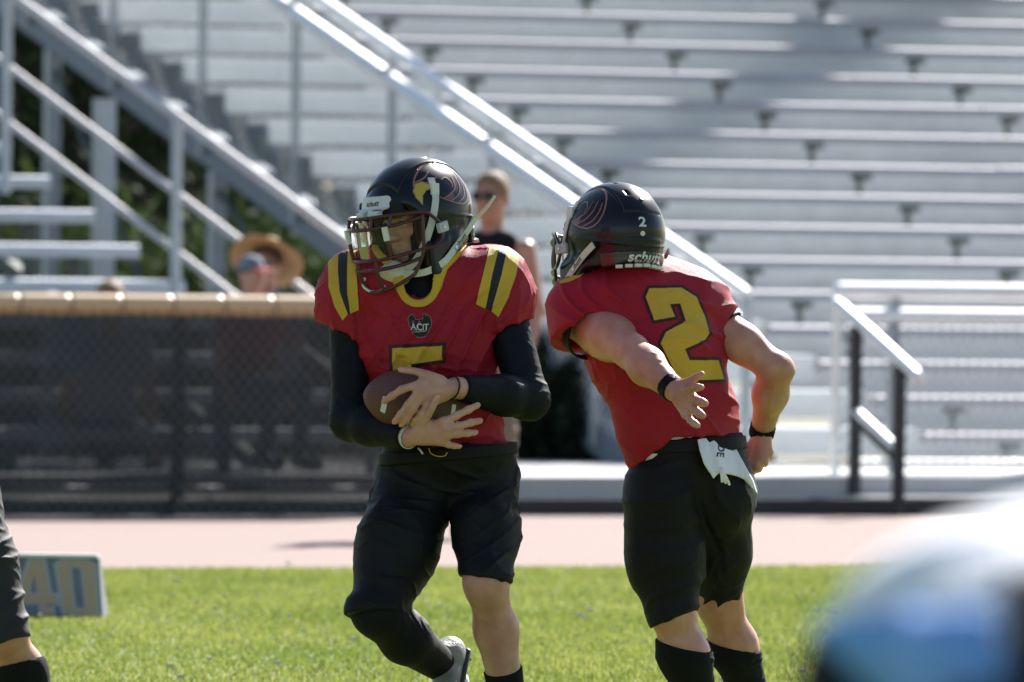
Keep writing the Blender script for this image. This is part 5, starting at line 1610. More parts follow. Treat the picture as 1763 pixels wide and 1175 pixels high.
    def d_j(V):
        w = 0.0012*wnoise(V, 16, 61)
        c1 = px_gauss(V, 1210, 560, D2, 75); w += c1*0.010*folds(V, (0.15, 0, 1), 0.055, 63, 0.4, 2)
        c2 = px_gauss(V, 1010, 520, D2, 70); w += c2*0.011*folds(V, (0.75, 0, 0.66), 0.06, 65, 0.4, 2)
        c3 = px_gauss(V, 1120, 770, D2, 75) + px_gauss(V, 1230, 735, D2, 60); w += c3*0.006*folds(V, (0.55, 0, 0.8), 0.05, 67, 0.45, 2)
        c4 = px_gauss(V, 1050, 640, D2, 60); w += c4*0.007*folds(V, (-0.5, 0, 0.8), 0.06, 69, 0.4, 2)
        w += 0.003*folds(V, (0.5, 0.3, 0.8), 0.10, 71, 0.8, 3)
        return w
    jer = sdf_obj('jersey', j, lo, hi, 0.0042, M_red, pl, d_j)
    jb = bvh_of(jer)
    z5 = lambda pts: [(920 + x/3.0917, 480 + y/3.0917) for x, y in pts]
    two = z5([(592, 98), (612, 52), (782, 50), (862, 100), (905, 200), (930, 290), (908, 325), (800, 375), (825, 434), (978, 434), (1008, 537), (770, 545), (672, 345), (700, 285), (805, 228), (775, 133), (720, 138), (748, 205), (638, 222)])
    decal('number', poly_grid([inset(two, 5.0)], 3), cam_ray, jb, 0.0022, M_blk, jer)
    decal('number', poly_grid([inset(two, 2.0)], 3), cam_ray, jb, 0.0033, M_mar, jer)
    decal('number', poly_grid([two], 3), cam_ray, jb, 0.0044, M_yel, jer)
    decal('shoulder_stripe', poly_grid([[(962, 480), (978, 474), (1006, 470), (998, 478), (980, 486), (964, 489)]], 4), cam_ray, jb, 0.002, M_yel, jer)
    # undershirt hem and sleeve linings
    us = sub(econe(K(1187, 812, 0.02), K(1170, 745, 0.02), (0.158, 0.122), (0.156, 0.116), JS), econe(K(1190, 860, 0.02), K(1166, 700, 0.02), (0.151, 0.115), (0.150, 0.108), JS), 0.002)
    us2 = lambda p: np.maximum(us(p), np.maximum(np.minimum(hemL(p), hemR(p)) - 0.012, hemR(p) - 0.155))
    sdf_obj('undershirt', us2, lo, hi, 0.004, M_white, pl)
    def ring(c, ax, r, w, t, name, m):
        ax = np.array(ax, float); ax /= np.linalg.norm(ax)
        f = sub(cone(c - ax*w, c + ax*w, r + t, r + t), cone(c - ax*w*4, c + ax*w*4, r, r))
        f = cut(cut(f, c + ax*w/2, ax), c - ax*w/2, -ax)
        return sdf_obj(name, f, c - r - 0.03, c + r + 0.03, 0.003, m, pl)
    ring(K(1014, 572, -0.065), np.array(elA - shA), 0.070, 0.030, 0.006, 'sleeve_lining', M_comp)
    ring(K(1243, 566, 0.085), np.array(elB - shB), 0.060, 0.03, 0.005, 'sleeve_lining', M_comp)
    fa = wrA - elA; fb = wrB - elB
    ring(wrA - fa/np.linalg.norm(fa)*0.012, fa, 0.0325, 0.034, 0.0035, 'wrist_band', M_comp)
    ring(wrB - fb/np.linalg.norm(fb)*0.004, fb, 0.0325, 0.036, 0.0035, 'wrist_band', M_comp)
    # ---- pants
    def thigh(hip, kn, r0, r1, r2, hc, hn):
        m_ = hip*0.5 + kn*0.5
        f = union([cone(hip, m_, r0, r1), (cone(m_, kn, r1, r2), 0.05)])
        f = cut(f, hc, hn)
        return sub(f, cone(hc - np.array([0, 0, r2*0.75]), hc + (kn - hip)*0.8, r2 - 0.010, r2 - 0.016), 0.003)
    tA = thigh(hipA, knA + (knA - hipA)*0.05, 0.106, 0.095, 0.071, K(1156, 1068, -0.03), np.array([0.42, -0.1, -1.0]))
    tB = thigh(hipB, knB + (knB - hipB)*0.05, 0.096, 0.080, 0.060, K(1238, 1050, 0.22), np.array([0.1, -0.1, -1.0]))
    glA = ell(K(1142, 862, -0.05), (0.085, 0.085, 0.095)); glB = ell(K(1246, 858, 0.0), (0.078, 0.085, 0.095))
    pan = union([econe(K(1188, 770, 0.02), K(1190, 815, 0.02), (0.158, 0.118), (0.170, 0.12), JS), (tA, 0.05), (tB, 0.04), (glA, 0.05), (glB, 0.05), (ell(K(1096, 940, -0.02), (0.026, 0.06, 0.09)), 0.04)], 0.05)
    pan = cut(pan, K(1190, 752, 0), (-0.10, 0, 1))
    seam = lambda p: np.abs((p - A(K(1216, 900, 0))) @ A(np.array([0.96, -0.25, 0.12]))) 
    def d_p(V):
        w = 0.0010*wnoise(V, 18, 81)
        c1 = px_gauss(V, 1150, 860, D2, 80); w += c1*0.008*folds(V, (-0.35, 0, 1), 0.065, 83, 0.5, 2)
        c2 = px_gauss(V, 1160, 1020, D2, 55) + px_gauss(V, 1235, 1010, D2, 45); w += c2*0.007*folds(V, (-0.45, 0, 1), 0.055, 85, 0.5, 2)
        c3 = px_gauss(V, 1235, 850, D2, 60); w += c3*0.008*folds(V, (0.6, 0, 0.8), 0.06, 87, 0.5, 2)
        c = K(1218, 870, 0.0); d = np.abs((V - c) @ np.array([0.95, -0.25, 0.15]))
        w -= 0.010*np.exp(-(d/0.010)**2) * px_gauss(V, 1220, 890, D2, 62)
        return w
    sdf_obj('pants', pan, lo, hi, 0.0042, M_pant, pl, d_p)
    blt = sub(econe(K(1188, 790, 0.02), K(1187, 752, 0.02), (0.170, 0.128), (0.162, 0.122), JS), econe(K(1190, 850, 0.02), K(1186, 700, 0.02), (0.164, 0.121), (0.152, 0.112), JS), 0.002)
    blt = cut(cut(blt, K(1190, 778, 0), (0.06, 0, -1)), K(1190, 754, 0), (-0.06, 0, 1))
    sdf_obj('belt', blt, lo, hi, 0.004, M_pant, pl)
    # ---- socks and shoes
    for lg, kn, an, top in ((legA, knA, anA, K(1188, 1112, 0)), (legB, knB, anB, K(1272, 1116, 0.25))):
        s = cut(off(lg, 0.0055), top, (0.22, -0.15, 1)); s = cut(s, an - np.array([0, 0, 0.045]), (0, 0, -1))
        def d_k(V, top=top): return 0.004*np.exp(-((V[:, 2] - top[2] + 0.035)/0.02)**2)*folds(V, (0.2, 0, 1), 0.03, 91) + 0.0006*np.sin(np.arctan2(V[:, 1]-top[1], V[:, 0]-top[0])*60)
        sdf_obj('sock', s, *bounds([kn, an], 0.12), 0.0042, M_sockb, pl, d_k)
    M_shoe = mat('shoe_black', (0.02, 0.02, 0.022), 0.4, bump=(120, 0.3)); M_sole = mat('sole_black', (0.015, 0.015, 0.016), 0.5)
    hA = np.array([anA[0], anA[1] - 0.05, max(anA[2] - 0.075, 0.014)])
    shoe(pl, hA, hA + np.array([-0.10, 0.24, 0.0]), (0, 0, 1), M_shoe, M_sole, anA)
    hB = np.array([anB[0], anB[1] - 0.05, max(anB[2] - 0.075, 0.014)])
    shoe(pl, hB, hB + np.array([-0.10, 0.24, 0.0]), (0, 0, 1), M_shoe, M_sole, anB)
    make_helmet(pl, Mh, M_bar_k, False, False, '2', True)
    return pl

def towel():
    """white towel tucked into the waist band of the running player"""
    t = thing('towel', tuple(K(1235, 760, -0.12)), 'white towel with black lettering tucked into the black waistband', 'towel')
    # a folded sheet: rows of points from the waist down
    rows = [[(1202, 757), (1220, 755), (1240, 756), (1262, 764)],
            [(1206, 776), (1224, 774), (1246, 776), (1272, 784)],
            [(1213, 798), (1232, 797), (1256, 800), (1285, 808)],
            [(1221, 812), (1240, 814), (1266, 818), (1296, 828)],
            [(1228, 824), (1244, 812), (1278, 822), (1303, 850)]]
    dys = [-0.118, -0.142, -0.158, -0.160, -0.150]
    G = []
    nr, ncol = 28, 28
    arr = np.array([[(*q, 0) for q in r_] for r_ in rows], float)
    for i in range(nr + 1):
        v = i / nr * 4; a = min(int(v), 3); f = v - a
        line = arr[a]*(1-f) + arr[a+1]*f; dy = dys[a]*(1-f) + dys[a+1]*f
        sp = spline([tuple(x) for x in line], ncol // 3 + 1)
        sp = np.array(sp); idx = np.linspace(0, len(sp)-1, ncol+1)
        for k in range(ncol + 1):
            q = idx[k]; a0 = int(q); a1 = min(a0+1, len(sp)-1); pt = sp[a0]*(1-(q-a0)) + sp[a1]*(q-a0)
            x = k / ncol
            fold = 0.010*math.sin(x*9 + i*0.06) * (0.3 + i/nr) + 0.004*math.sin(x*23 + i*0.11)
            side = 0.11 * x
            p = K(pt[0], pt[1], dy + side*0.95 + fold)
            G.append(p)
    vs = list(G) ; fs = []
    W_ = ncol + 1
    for i in range(nr):
        for k in range(ncol): fs.append([i*W_+k, i*W_+k+1, (i+1)*W_+k+1, (i+1)*W_+k])
    me = mesh_from(vs, fs)
    o = link('towel_cloth', me, M_white, t, True)
    so = o.modifiers.new('s', 'SOLIDIFY'); so.thickness = 0.005; so.offset = 0
    bv = bvh_of(o)
    bm = text_bm('DE', 0.03); bmesh.ops.scale(bm, vec=(17, -17, 1), verts=bm.verts)
    bmesh.ops.rotate(bm, cent=(0, 0, 0), matrix=Matrix.Rotation(R(97), 3, 'Z'), verts=bm.verts)
    bmesh.ops.translate(bm, vec=(1240, 777, 0), verts=bm.verts)
    decal('towel_lettering', dice(bm, 5), cam_ray, bv, 0.0045, M_ink, t)
    mb = MB()
    for k, (dx, l) in enumerate(((0, 0), (4, 3), (-4, -2))):
        mb.tube(spline([K(1243 + dx*0.3, 806, -0.178), K(1244 + dx*0.5, 815, -0.186), K(1247 + dx, 824, -0.184), K(1250 + dx*1.6, 833 + l, -0.180)], 5), [0.004]*15 + [0.0022], 6)
    mb.build('fringe', M_white, t, True)
    return t
player_two()
towel()
# ------------------------------------------------------------------ other people
def rotz(a):
    c, s = math.cos(a), math.sin(a); return np.array([[c, -s, 0], [s, c, 0], [0, 0, 1.0]])

def bystander(base, yaw, label, seat=None, scale=1.0, shirt=None, sleeves=True, legs_m=None, hair=None, skin=None, hat=None, glasses=False, lean=0.0, shoe_m=None, arm='down', head_yaw=0.0, h=0.009, group=None):
    """local frame: facing -Y; seat = seat height for a sitting pose"""
    base = np.array(base, float); Rz = rotz(yaw)
    W = lambda p: base + Rz @ (np.array(p, float) * scale)
    pl = thing('person', tuple(base), label, 'person', group)
    SX = Rz @ np.array([1.0, 0, 0])
    hz = (seat / scale + 0.10) if seat is not None else 0.92
    ly = -lean
    pel, wai, che, nk, hd = (0, 0, hz), (0, ly*0.4, hz + 0.17), (0, ly*0.8, hz + 0.36), (0, ly, hz + 0.54), (0, ly*1.1 - 0.01, hz + 0.70)
    skin_i, shirt_i, leg_i, shoes = [], [], [], []
    e = lambda a, b, wa, wb: econe(W(a), W(b), [x*scale for x in wa], [x*scale for x in wb], SX)
    c = lambda a, b, ra, rb: cone(W(a), W(b), ra*scale, rb*scale)
    sp = lambda p, r: ell(W(p), [x*scale for x in r], Rz)
    torso = [e(pel, wai, (0.165, 0.115), (0.15, 0.105)), (e(wai, che, (0.15, 0.105), (0.175, 0.115)), 0.05), (e(che, (0, ly, hz + 0.49), (0.175, 0.115), (0.13, 0.075)), 0.05)]
    shirt_i += torso
    pts = [W((0, 0, 0)), W((0.4, 0.4, hz + 0.9)), W((-0.4, -0.75, 0))]
    for s in (-1, 1):
        sh = (s*0.185, ly, hz + 0.46)
        if arm == 'knees': el, wr = (s*0.25, ly - 0.12, hz + 0.20), (s*0.12, ly - 0.36, hz + 0.12)
        elif arm == 'up' and s > 0: el, wr = (s*0.24, ly - 0.15, hz + 0.26), (s*0.06, ly - 0.22, hz + 0.48)
        else: el, wr = (s*0.235, ly + 0.02, hz + 0.18), (s*0.24, ly - 0.08, hz - 0.05)
        m_ = tuple(np.array(sh)*0.55 + np.array(el)*0.45)
        skin_i += [c(sh, el, 0.052, 0.042), (c(el, wr, 0.042, 0.027), 0.02)]
        k = (np.array(wr) - np.array(el)); k = k/np.linalg.norm(k)
        hnd = np.array(wr) + k*0.05
        skin_i += [(c(wr, tuple(hnd), 0.026, 0.032), 0.02)]
        side = np.cross(k, (0, 1, 0)); side = side/(np.linalg.norm(side) + 1e-6)
        for q in range(4): skin_i += [(c(tuple(hnd + side*(q - 1.5)*0.017), tuple(hnd + k*0.075 + side*(q - 1.5)*0.020 + np.array([0, -0.01, 0])), 0.0095, 0.008), 0.006)]
        skin_i += [(c(tuple(hnd - k*0.02 + side*0.025), tuple(hnd + k*0.03 + side*0.05), 0.011, 0.009), 0.008)]
        if sleeves: shirt_i += [(c(sh, m_, 0.070, 0.062), 0.04)]
        elif shirt: shirt_i += [(c((s*0.10, ly, hz + 0.50), (s*0.12, ly, hz + 0.40), 0.035, 0.05), 0.03)]
        hp = (s*0.095, 0, hz - 0.02)
        if seat is not None: kn, an = (s*0.14, -0.44, hz + 0.0), (s*0.14, -0.42, max(hz - 0.46, 0.08))
        else: kn, an = (s*0.085, -0.02, 0.49), (s*0.07, 0.03, 0.08)
        leg_i += [c(hp, kn, 0.095, 0.062), (c(kn, an, 0.062, 0.045), 0.03)]
        skin_i += [c(hp, kn, 0.07, 0.05), (c(kn, an, 0.05, 0.035), 0.03)]
        toe = (an[0] + s*0.02, an[1] - 0.17, an[2] - 0.045)
        shoes.append(union([c((an[0], an[1] + 0.03, an[2] - 0.035), toe, 0.042, 0.036), (c(an, (an[0], an[1], an[2] - 0.03), 0.044, 0.046), 0.02)]))
        pts += [W(an), W(toe), W(wr), W(hnd + k*0.1)]
    RH = rotz(head_yaw); hdp = np.array(hd)
    Hh = lambda p: W(tuple(hdp + RH @ np.array(p)))
    RR = Rz @ RH
    se = lambda p, r: ell(Hh(p), [x*scale for x in r], RR)
    head = union([se((0, 0.01, 0.03), (0.076, 0.097, 0.100)), (se((0, -0.03, -0.045), (0.058, 0.058, 0.075)), 0.04), (cone(Hh((0, -0.09, 0.02)), Hh((0, -0.112, -0.025)), 0.008*scale, 0.013*scale), 0.012), (se((0.078, 0.015, 0.0), (0.012, 0.02, 0.03)), 0.01), (se((-0.078, 0.015, 0.0), (0.012, 0.02, 0.03)), 0.01), (se((0, -0.085, -0.06), (0.022, 0.012, 0.008)), 0.01)])
    body = union(skin_i + torso + [(c((0, ly, hz + 0.48), tuple(hdp + np.array([0, 0.02, -0.05])), 0.058, 0.055), 0.03), (head, 0.02)], 0.03) if False else union([(off(union(torso), -0.012), 0.0)] + skin_i + [(c((0, ly, hz + 0.46), tuple(hdp + np.array([0, 0.02, -0.05])), 0.058, 0.055), 0.03), (head, 0.02)], 0.03)
    pts += [Hh((0, 0, 0.2))]
    lo, hi = bounds(pts, 0.12)
    lo[2] = max(lo[2], base[2] - 0.05)
    sdf_obj('body', body, lo, hi, h*0.8, skin or M_skin, pl)
    def dsh(V): return 0.008*folds(V, (0.3, 0, 1), 0.08, 3, 0.5, 2) + 0.003*wnoise(V, 14, 2)
    sdf_obj('shirt', union(shirt_i), lo, hi, h, shirt, pl, dsh)
    f = cut(union(leg_i + [(e((0, 0, hz + 0.04), (0, 0, hz - 0.04), (0.165, 0.12), (0.165, 0.125)), 0.05)], 0.03), W((0, 0, hz + 0.08)), (0, 0, 1))
    sdf_obj('trousers', f, lo, hi, h, legs_m, pl, dsh)
    for s_ in shoes: sdf_obj('shoe', s_, lo, hi, h*0.8, shoe_m or M_ink, pl)
    if hair:
        hf = sub(se((0, 0.018, 0.04), (0.082, 0.102, 0.103)), union([se((0, -0.10, -0.03), (0.075, 0.085, 0.105))]), 0.01)
        hf = cut(hf, Hh((0, 0.05, -0.04)), (0, 0, -1))
        sdf_obj('hair', hf, lo, hi, 0.006, hair, pl)
    if glasses:
        g = MB()
        for s in (-1, 1): g.tube([Hh((s*0.034, -0.098, 0.018)), Hh((s*0.034, -0.104, 0.018))], 0.026*scale, 12).tube([Hh((s*0.058, -0.092, 0.022)), Hh((s*0.082, 0.0, 0.018))], 0.003*scale, 5)
        g.tube([Hh((-0.01, -0.105, 0.022)), Hh((0.01, -0.105, 0.022))], 0.003*scale, 5)
        g.build('sunglasses', M_shell, pl)
    if hat == 'straw':
        mb = MB(); n = 36; prof = [(0.0, 0.14), (0.05, 0.138), (0.078, 0.125), (0.088, 0.09), (0.092, 0.06), (0.14, 0.045), (0.20, 0.012), (0.21, 0.006), (0.20, 0.004), (0.14, 0.036), (0.09, 0.05)]
        for r_, z in prof:
            for k in range(n):
                a = 6.283*k/n; w = 0.012*math.sin(3*a + 1)*(r_ > 0.12)
                q_ = np.array([r_*math.cos(a)*1.03, r_*math.sin(a)*1.03, z + w - 0.04]); ct, st_ = math.cos(0.75), math.sin(0.75)
                mb.v.append(Hh((q_[0], 0.03 + q_[1]*ct + q_[2]*st_, 0.07 - q_[1]*st_ + q_[2]*ct)))
        for i in range(len(prof) - 1):
            for k in range(n): mb.f.append([i*n+k, i*n+(k+1) % n, (i+1)*n+(k+1) % n, (i+1)*n+k])
        mb.build('straw_hat', M_straw, pl, True)
    elif hat:
        crown = cut(se((0, 0.012, 0.045), (0.086, 0.106, 0.100)), Hh((0, 0, 0.045)), (0, 0, -1))
        sdf_obj('cap', crown, lo, hi, 0.006, hat[0], pl)
        peak = cut(cut(sub(se((0, -0.075, 0.035), (0.082, 0.105, 0.028)), se((0, -0.075, 0.026), (0.086, 0.110, 0.028))), Hh((0, -0.07, 0)), Rz @ RH @ np.array([0, 1.0, 0])), Hh((0, 0, 0.03)), (0, 0, -1))
        sdf_obj('cap_peak', peak, lo, hi, 0.004, hat[1], pl)
    return pl
M_straw = mat('straw', (0.46, 0.25, 0.10), 0.8, noise=(60, 0.6, (0.52, 0.31, 0.14)), bump=(160, 0.5))
M_tank = cloth('tank_black', (0.012, 0.012, 0.014), 0.8, 600, 0.2, 0.05, 0.1, 0.15)
M_denim = cloth('denim', (0.05, 0.07, 0.12), 0.85, 600, 0.3, 0.05)
M_khaki = cloth('khaki', (0.20, 0.16, 0.11), 0.85, 600, 0.3, 0.05)
M_greyt = cloth('grey_shirt', (0.34, 0.35, 0.37), 0.85, 600, 0.3, 0.05)
M_bluet = cloth('blue_shirt', (0.16, 0.25, 0.36), 0.85, 600, 0.3, 0.05)
M_redt = cloth('red_cloth', (0.35, 0.02, 0.03), 0.8, 600, 0.3, 0.05)
M_greyc = cloth('grey_cap', (0.16, 0.19, 0.22), 0.8, 600, 0.3, 0.05)
M_blond = mat('short_fair_hair', (0.25, 0.14, 0.07), 0.7, bump=(200, 0.6))
M_brown = mat('brown_hair', (0.10, 0.055, 0.03), 0.7, bump=(200, 0.6))
M_tan2 = skin_mat('sunburnt_skin', (0.42, 0.19, 0.13), (0.50, 0.25, 0.18))

def at_ground(px, Y): p = P(px, 600, Y); p[2] = 0; return p
bystander(at_ground(844, 51.5), R(-28), 'man in black tank top and dark sunglasses standing on the track', None, 1.03, M_tank, False, M_khaki, M_blond, M_tan2, None, True, group='spectators', head_yaw=R(5))
b = at_ground(468, 57.6)
bystander(b, R(-18), 'spectator in wide straw hat and sunglasses leaning over the yellow fence cap', 0.56, 0.95, M_bluet, True, M_denim, M_brown, M_tan2, 'straw', True, 0.10, arm='up', group='spectators')
b = at_ground(420, 57.0)
bystander(b, R(40), 'child in grey and red cap sitting behind the yellow fence cap', 0.60, 0.84, M_redt, True, M_denim, M_brown, M_skin, (M_greyc, M_redt), False, 0.06, group='spectators')
b = at_ground(185, 57.4)
bystander(b, R(165), 'spectator in grey shirt seen through the black windscreen', 0.31, 1.0, M_greyt, True, M_denim, M_blond, M_skin, None, False, 0.04, group='spectators')
# person sitting high on the stand, feet on the seat plank
def px_of(p):
    d = np.array(p) - C_O; z = d @ C_F; return W0/2 + FPX*(d @ C_R)/z, H0/2 - FPX*(d @ C_U)/z
best = min(range(8, 18), key=lambda n: abs(px_of(srow(n, 8))[1] - 18))
u_ = min(np.linspace(3, 12, 200), key=lambda u: abs(px_of(srow(best, u))[0] - 1640))
bs = srow(best, u_, 0.60, 0.0)
bystander(bs, TH + R(8), 'spectator sitting high on the grandstand with feet on the row below', 0.405, 1.0, M_greyt, True, M_denim, M_brown, M_tan2, None, True, 0.05, shoe_m=mat('brown_shoe', (0.10, 0.045, 0.03), 0.6), arm='knees', group='spectators')
# blue-grey bag on the bleacher behind the screen
bagp = P(125, 600, 57.2)
bf = union([ell(bagp + np.array([0, 0, 0.10]), (0.13, 0.09, 0.12)), (rbox(bagp + np.array([0, 0, 0.0]), (0.12, 0.085, 0.11), 0.04), 0.06)])
bag = thing('backpack', tuple(bagp - np.array([0, 0, 0.11])), 'blue grey rounded backpack behind the black windscreen', 'backpack')
sdf_obj('bag_body', bf, bagp - 0.25, bagp + 0.3, 0.008, M_bluet, bag)
sdf_obj('front_pocket', rbox(bagp + np.array([0, -0.08, -0.03]), (0.085, 0.035, 0.06), 0.03), bagp - 0.25, bagp + 0.25, 0.008, M_bluet, bag)
MB().tube(spline([bagp + np.array(q) for q in ((-0.03, 0, 0.21), (-0.025, 0, 0.25), (0.025, 0, 0.25), (0.03, 0, 0.21))], 5), 0.008, 6).build('carry_loop', M_ink, bag, True)

# ------------------------------------------------------------------ third player at the left edge
def player_three():
    D3 = 27.4
    T = lambda x, y, dy=0.0: P(x, y, D3 + dy)
    hipA, knA, anA = T(-82, 862), T(2, 1088, -0.10), T(92, 1292, 0.12)
    hipB, knB, anB = T(-170, 862, 0.05), T(-215, 1070, 0.0), T(-200, 1295, 0.25)
    neck, chest, waist, pelv = T(-235, 470, -0.1), T(-222, 570, -0.06), T(-165, 720, 0.0), T(-126, 815, 0.02)
    shA, elA, wrA = T(-110, 520, -0.05), T(-115, 700, -0.14), T(-190, 760, -0.33)
    shB, elB, wrB = T(-355, 520, -0.05), T(-370, 700, -0.12), T(-300, 780, -0.32)
    foot = (hipA + hipB)/2
    pl = thing('person', (float(foot[0]), float(foot[1]), 0.0), 'football player in dark pants and black sock standing beside the 40 yard marker', 'person', 'football players')
    SX = np.array([1.0, 0, 0])
    def leg(hip, kn, an):
        cf = kn*0.66 + an*0.34 + np.array([0, 0.02, 0])
        return union([cone(hip, kn, 0.085, 0.060), (cone(kn, cf, 0.057, 0.062), 0.04), (cone(cf, an, 0.062, 0.037), 0.04), (cone(an, an - np.array([0, 0, 0.05]), 0.037, 0.034), 0.02)])
    lA, lB = leg(hipA, knA, anA), leg(hipB, knB, anB)
    def arm_(sh, el, wr):
        k = (wr - el)/np.linalg.norm(wr - el); hn = wr + k*0.07
        its = [cone(sh, el, 0.058, 0.045), (cone(el, wr, 0.046, 0.029), 0.03), (cone(wr, hn, 0.027, 0.034), 0.02)]
        for q in range(4): its.append((cone(hn + np.array([0, 0, (q-1.5)*0.018]), hn + k*0.07 + np.array([0, 0, (q-1.5)*0.02]), 0.010, 0.0085), 0.006))
        its.append((cone(wr + k*0.03, wr + k*0.06 + np.array([0, -0.03, 0.045]), 0.014, 0.010), 0.01))
        return union(its)
    Mh = Matrix.Translation(T(-235, 375, -0.12)) @ Matrix.Rotation(R(35), 4, 'Z') @ Matrix.Rotation(R(8), 4, 'X')
    headf, hw = head_parts(Mh)
    trunk = union([econe(pelv, waist, (0.15, 0.105), (0.135, 0.095), SX), (econe(waist, chest, (0.135, 0.095), (0.16, 0.11), SX), 0.04), (econe(chest, neck, (0.16, 0.11), (0.075, 0.075), SX), 0.04), (cone(neck, hw((0, 0.02, -0.06)), 0.06, 0.062), 0.03)])
    body = union([trunk, (lA, 0.05), (lB, 0.05), (arm_(shA, elA, wrA), 0.04), (arm_(shB, elB, wrB), 0.04), (headf, 0.02)])
    lo, hi = bounds([hipA, knA, anA, hipB, knB, anB, shA, elA, wrA, shB, elB, wrB, neck, hw((0, 0, 0.12)), foot], 0.14)
    sdf_obj('body', body, lo, hi, 0.0055, M_skin, pl)
    j = union([econe(pelv, waist, (0.165, 0.12), (0.155, 0.115), SX), (econe(waist, chest, (0.155, 0.115), (0.185, 0.14), SX), 0.05), (econe(chest, neck, (0.185, 0.14), (0.09, 0.09), SX), 0.05), (cone(shA + np.array([-0.02, 0, 0.04]), shA + (elA - shA)*0.35, 0.09, 0.08), 0.05), (cone(shB + np.array([0.02, 0, 0.04]), shB + (elB - shB)*0.35, 0.09, 0.08), 0.05)])
    j = cut(j, T(-126, 790), (0, 0, -1))
    sdf_obj('jersey', j, lo, hi, 0.007, M_red, pl, lambda V: 0.008*folds(V, (0.4, 0, 1), 0.06, 5, 0.5, 2))
    def th(hip, kn, hc, hn):
        m_ = hip*0.5 + kn*0.5
        f = union([cone(hip, m_, 0.115, 0.100), (cone(m_, kn + (kn - hip)*0.05, 0.100, 0.072), 0.05)])
        return sub(cut(f, hc, hn), cone(hc - np.array([0, 0, 0.055]), hc + (kn - hip)*0.8, 0.062, 0.06), 0.003)
    M_dp = cloth('pants_charcoal', (0.028, 0.027, 0.026), 0.7, 1100, 0.15, 0.02, 0.1, 0.2)
    pan = union([econe(T(-126, 790), T(-126, 860), (0.165, 0.12), (0.178, 0.13), SX), (th(hipA, knA, T(10, 1106, -0.1), np.array([0.25, -0.1, -1.0])), 0.05), (th(hipB, knB, T(-218, 1085), np.array([0, -0.1, -1.0])), 0.05)], 0.05)
    pan = cut(pan, T(-126, 765), (0, 0, 1))
    def dp(V): return 0.010*px_gauss(V, 10, 1010, D3, 110)*folds(V, (-0.6, 0, 1), 0.075, 13, 0.6, 2.2) + 0.003*folds(V, (0.1, 0.3, 1), 0.07, 15, 0.8, 2)
    sdf_obj('pants', pan, lo, hi, 0.005, M_dp, pl, dp)
    M_shoe = mat('shoe_dark', (0.02, 0.02, 0.022), 0.4)
    for lg, kn, an in ((lA, knA, anA), (lB, knB, anB)):
        s = cut(off(lg, 0.006), kn + (an - kn)*0.26, (-0.25, 0, 1)); s = cut(s, an - np.array([0, 0, 0.045]), (0, 0, -1))
        sdf_obj('sock', s, *bounds([kn, an], 0.12), 0.006, M_sockb, pl)
        h_ = np.array([an[0], an[1] + 0.05, 0.014])
        shoe(pl, h_, h_ + np.array([0.08, -0.24, 0]), (0, 0, 1), M_shoe, M_shoe, an)
    make_helmet(pl, Mh, M_bar_m, False, False)
player_three()

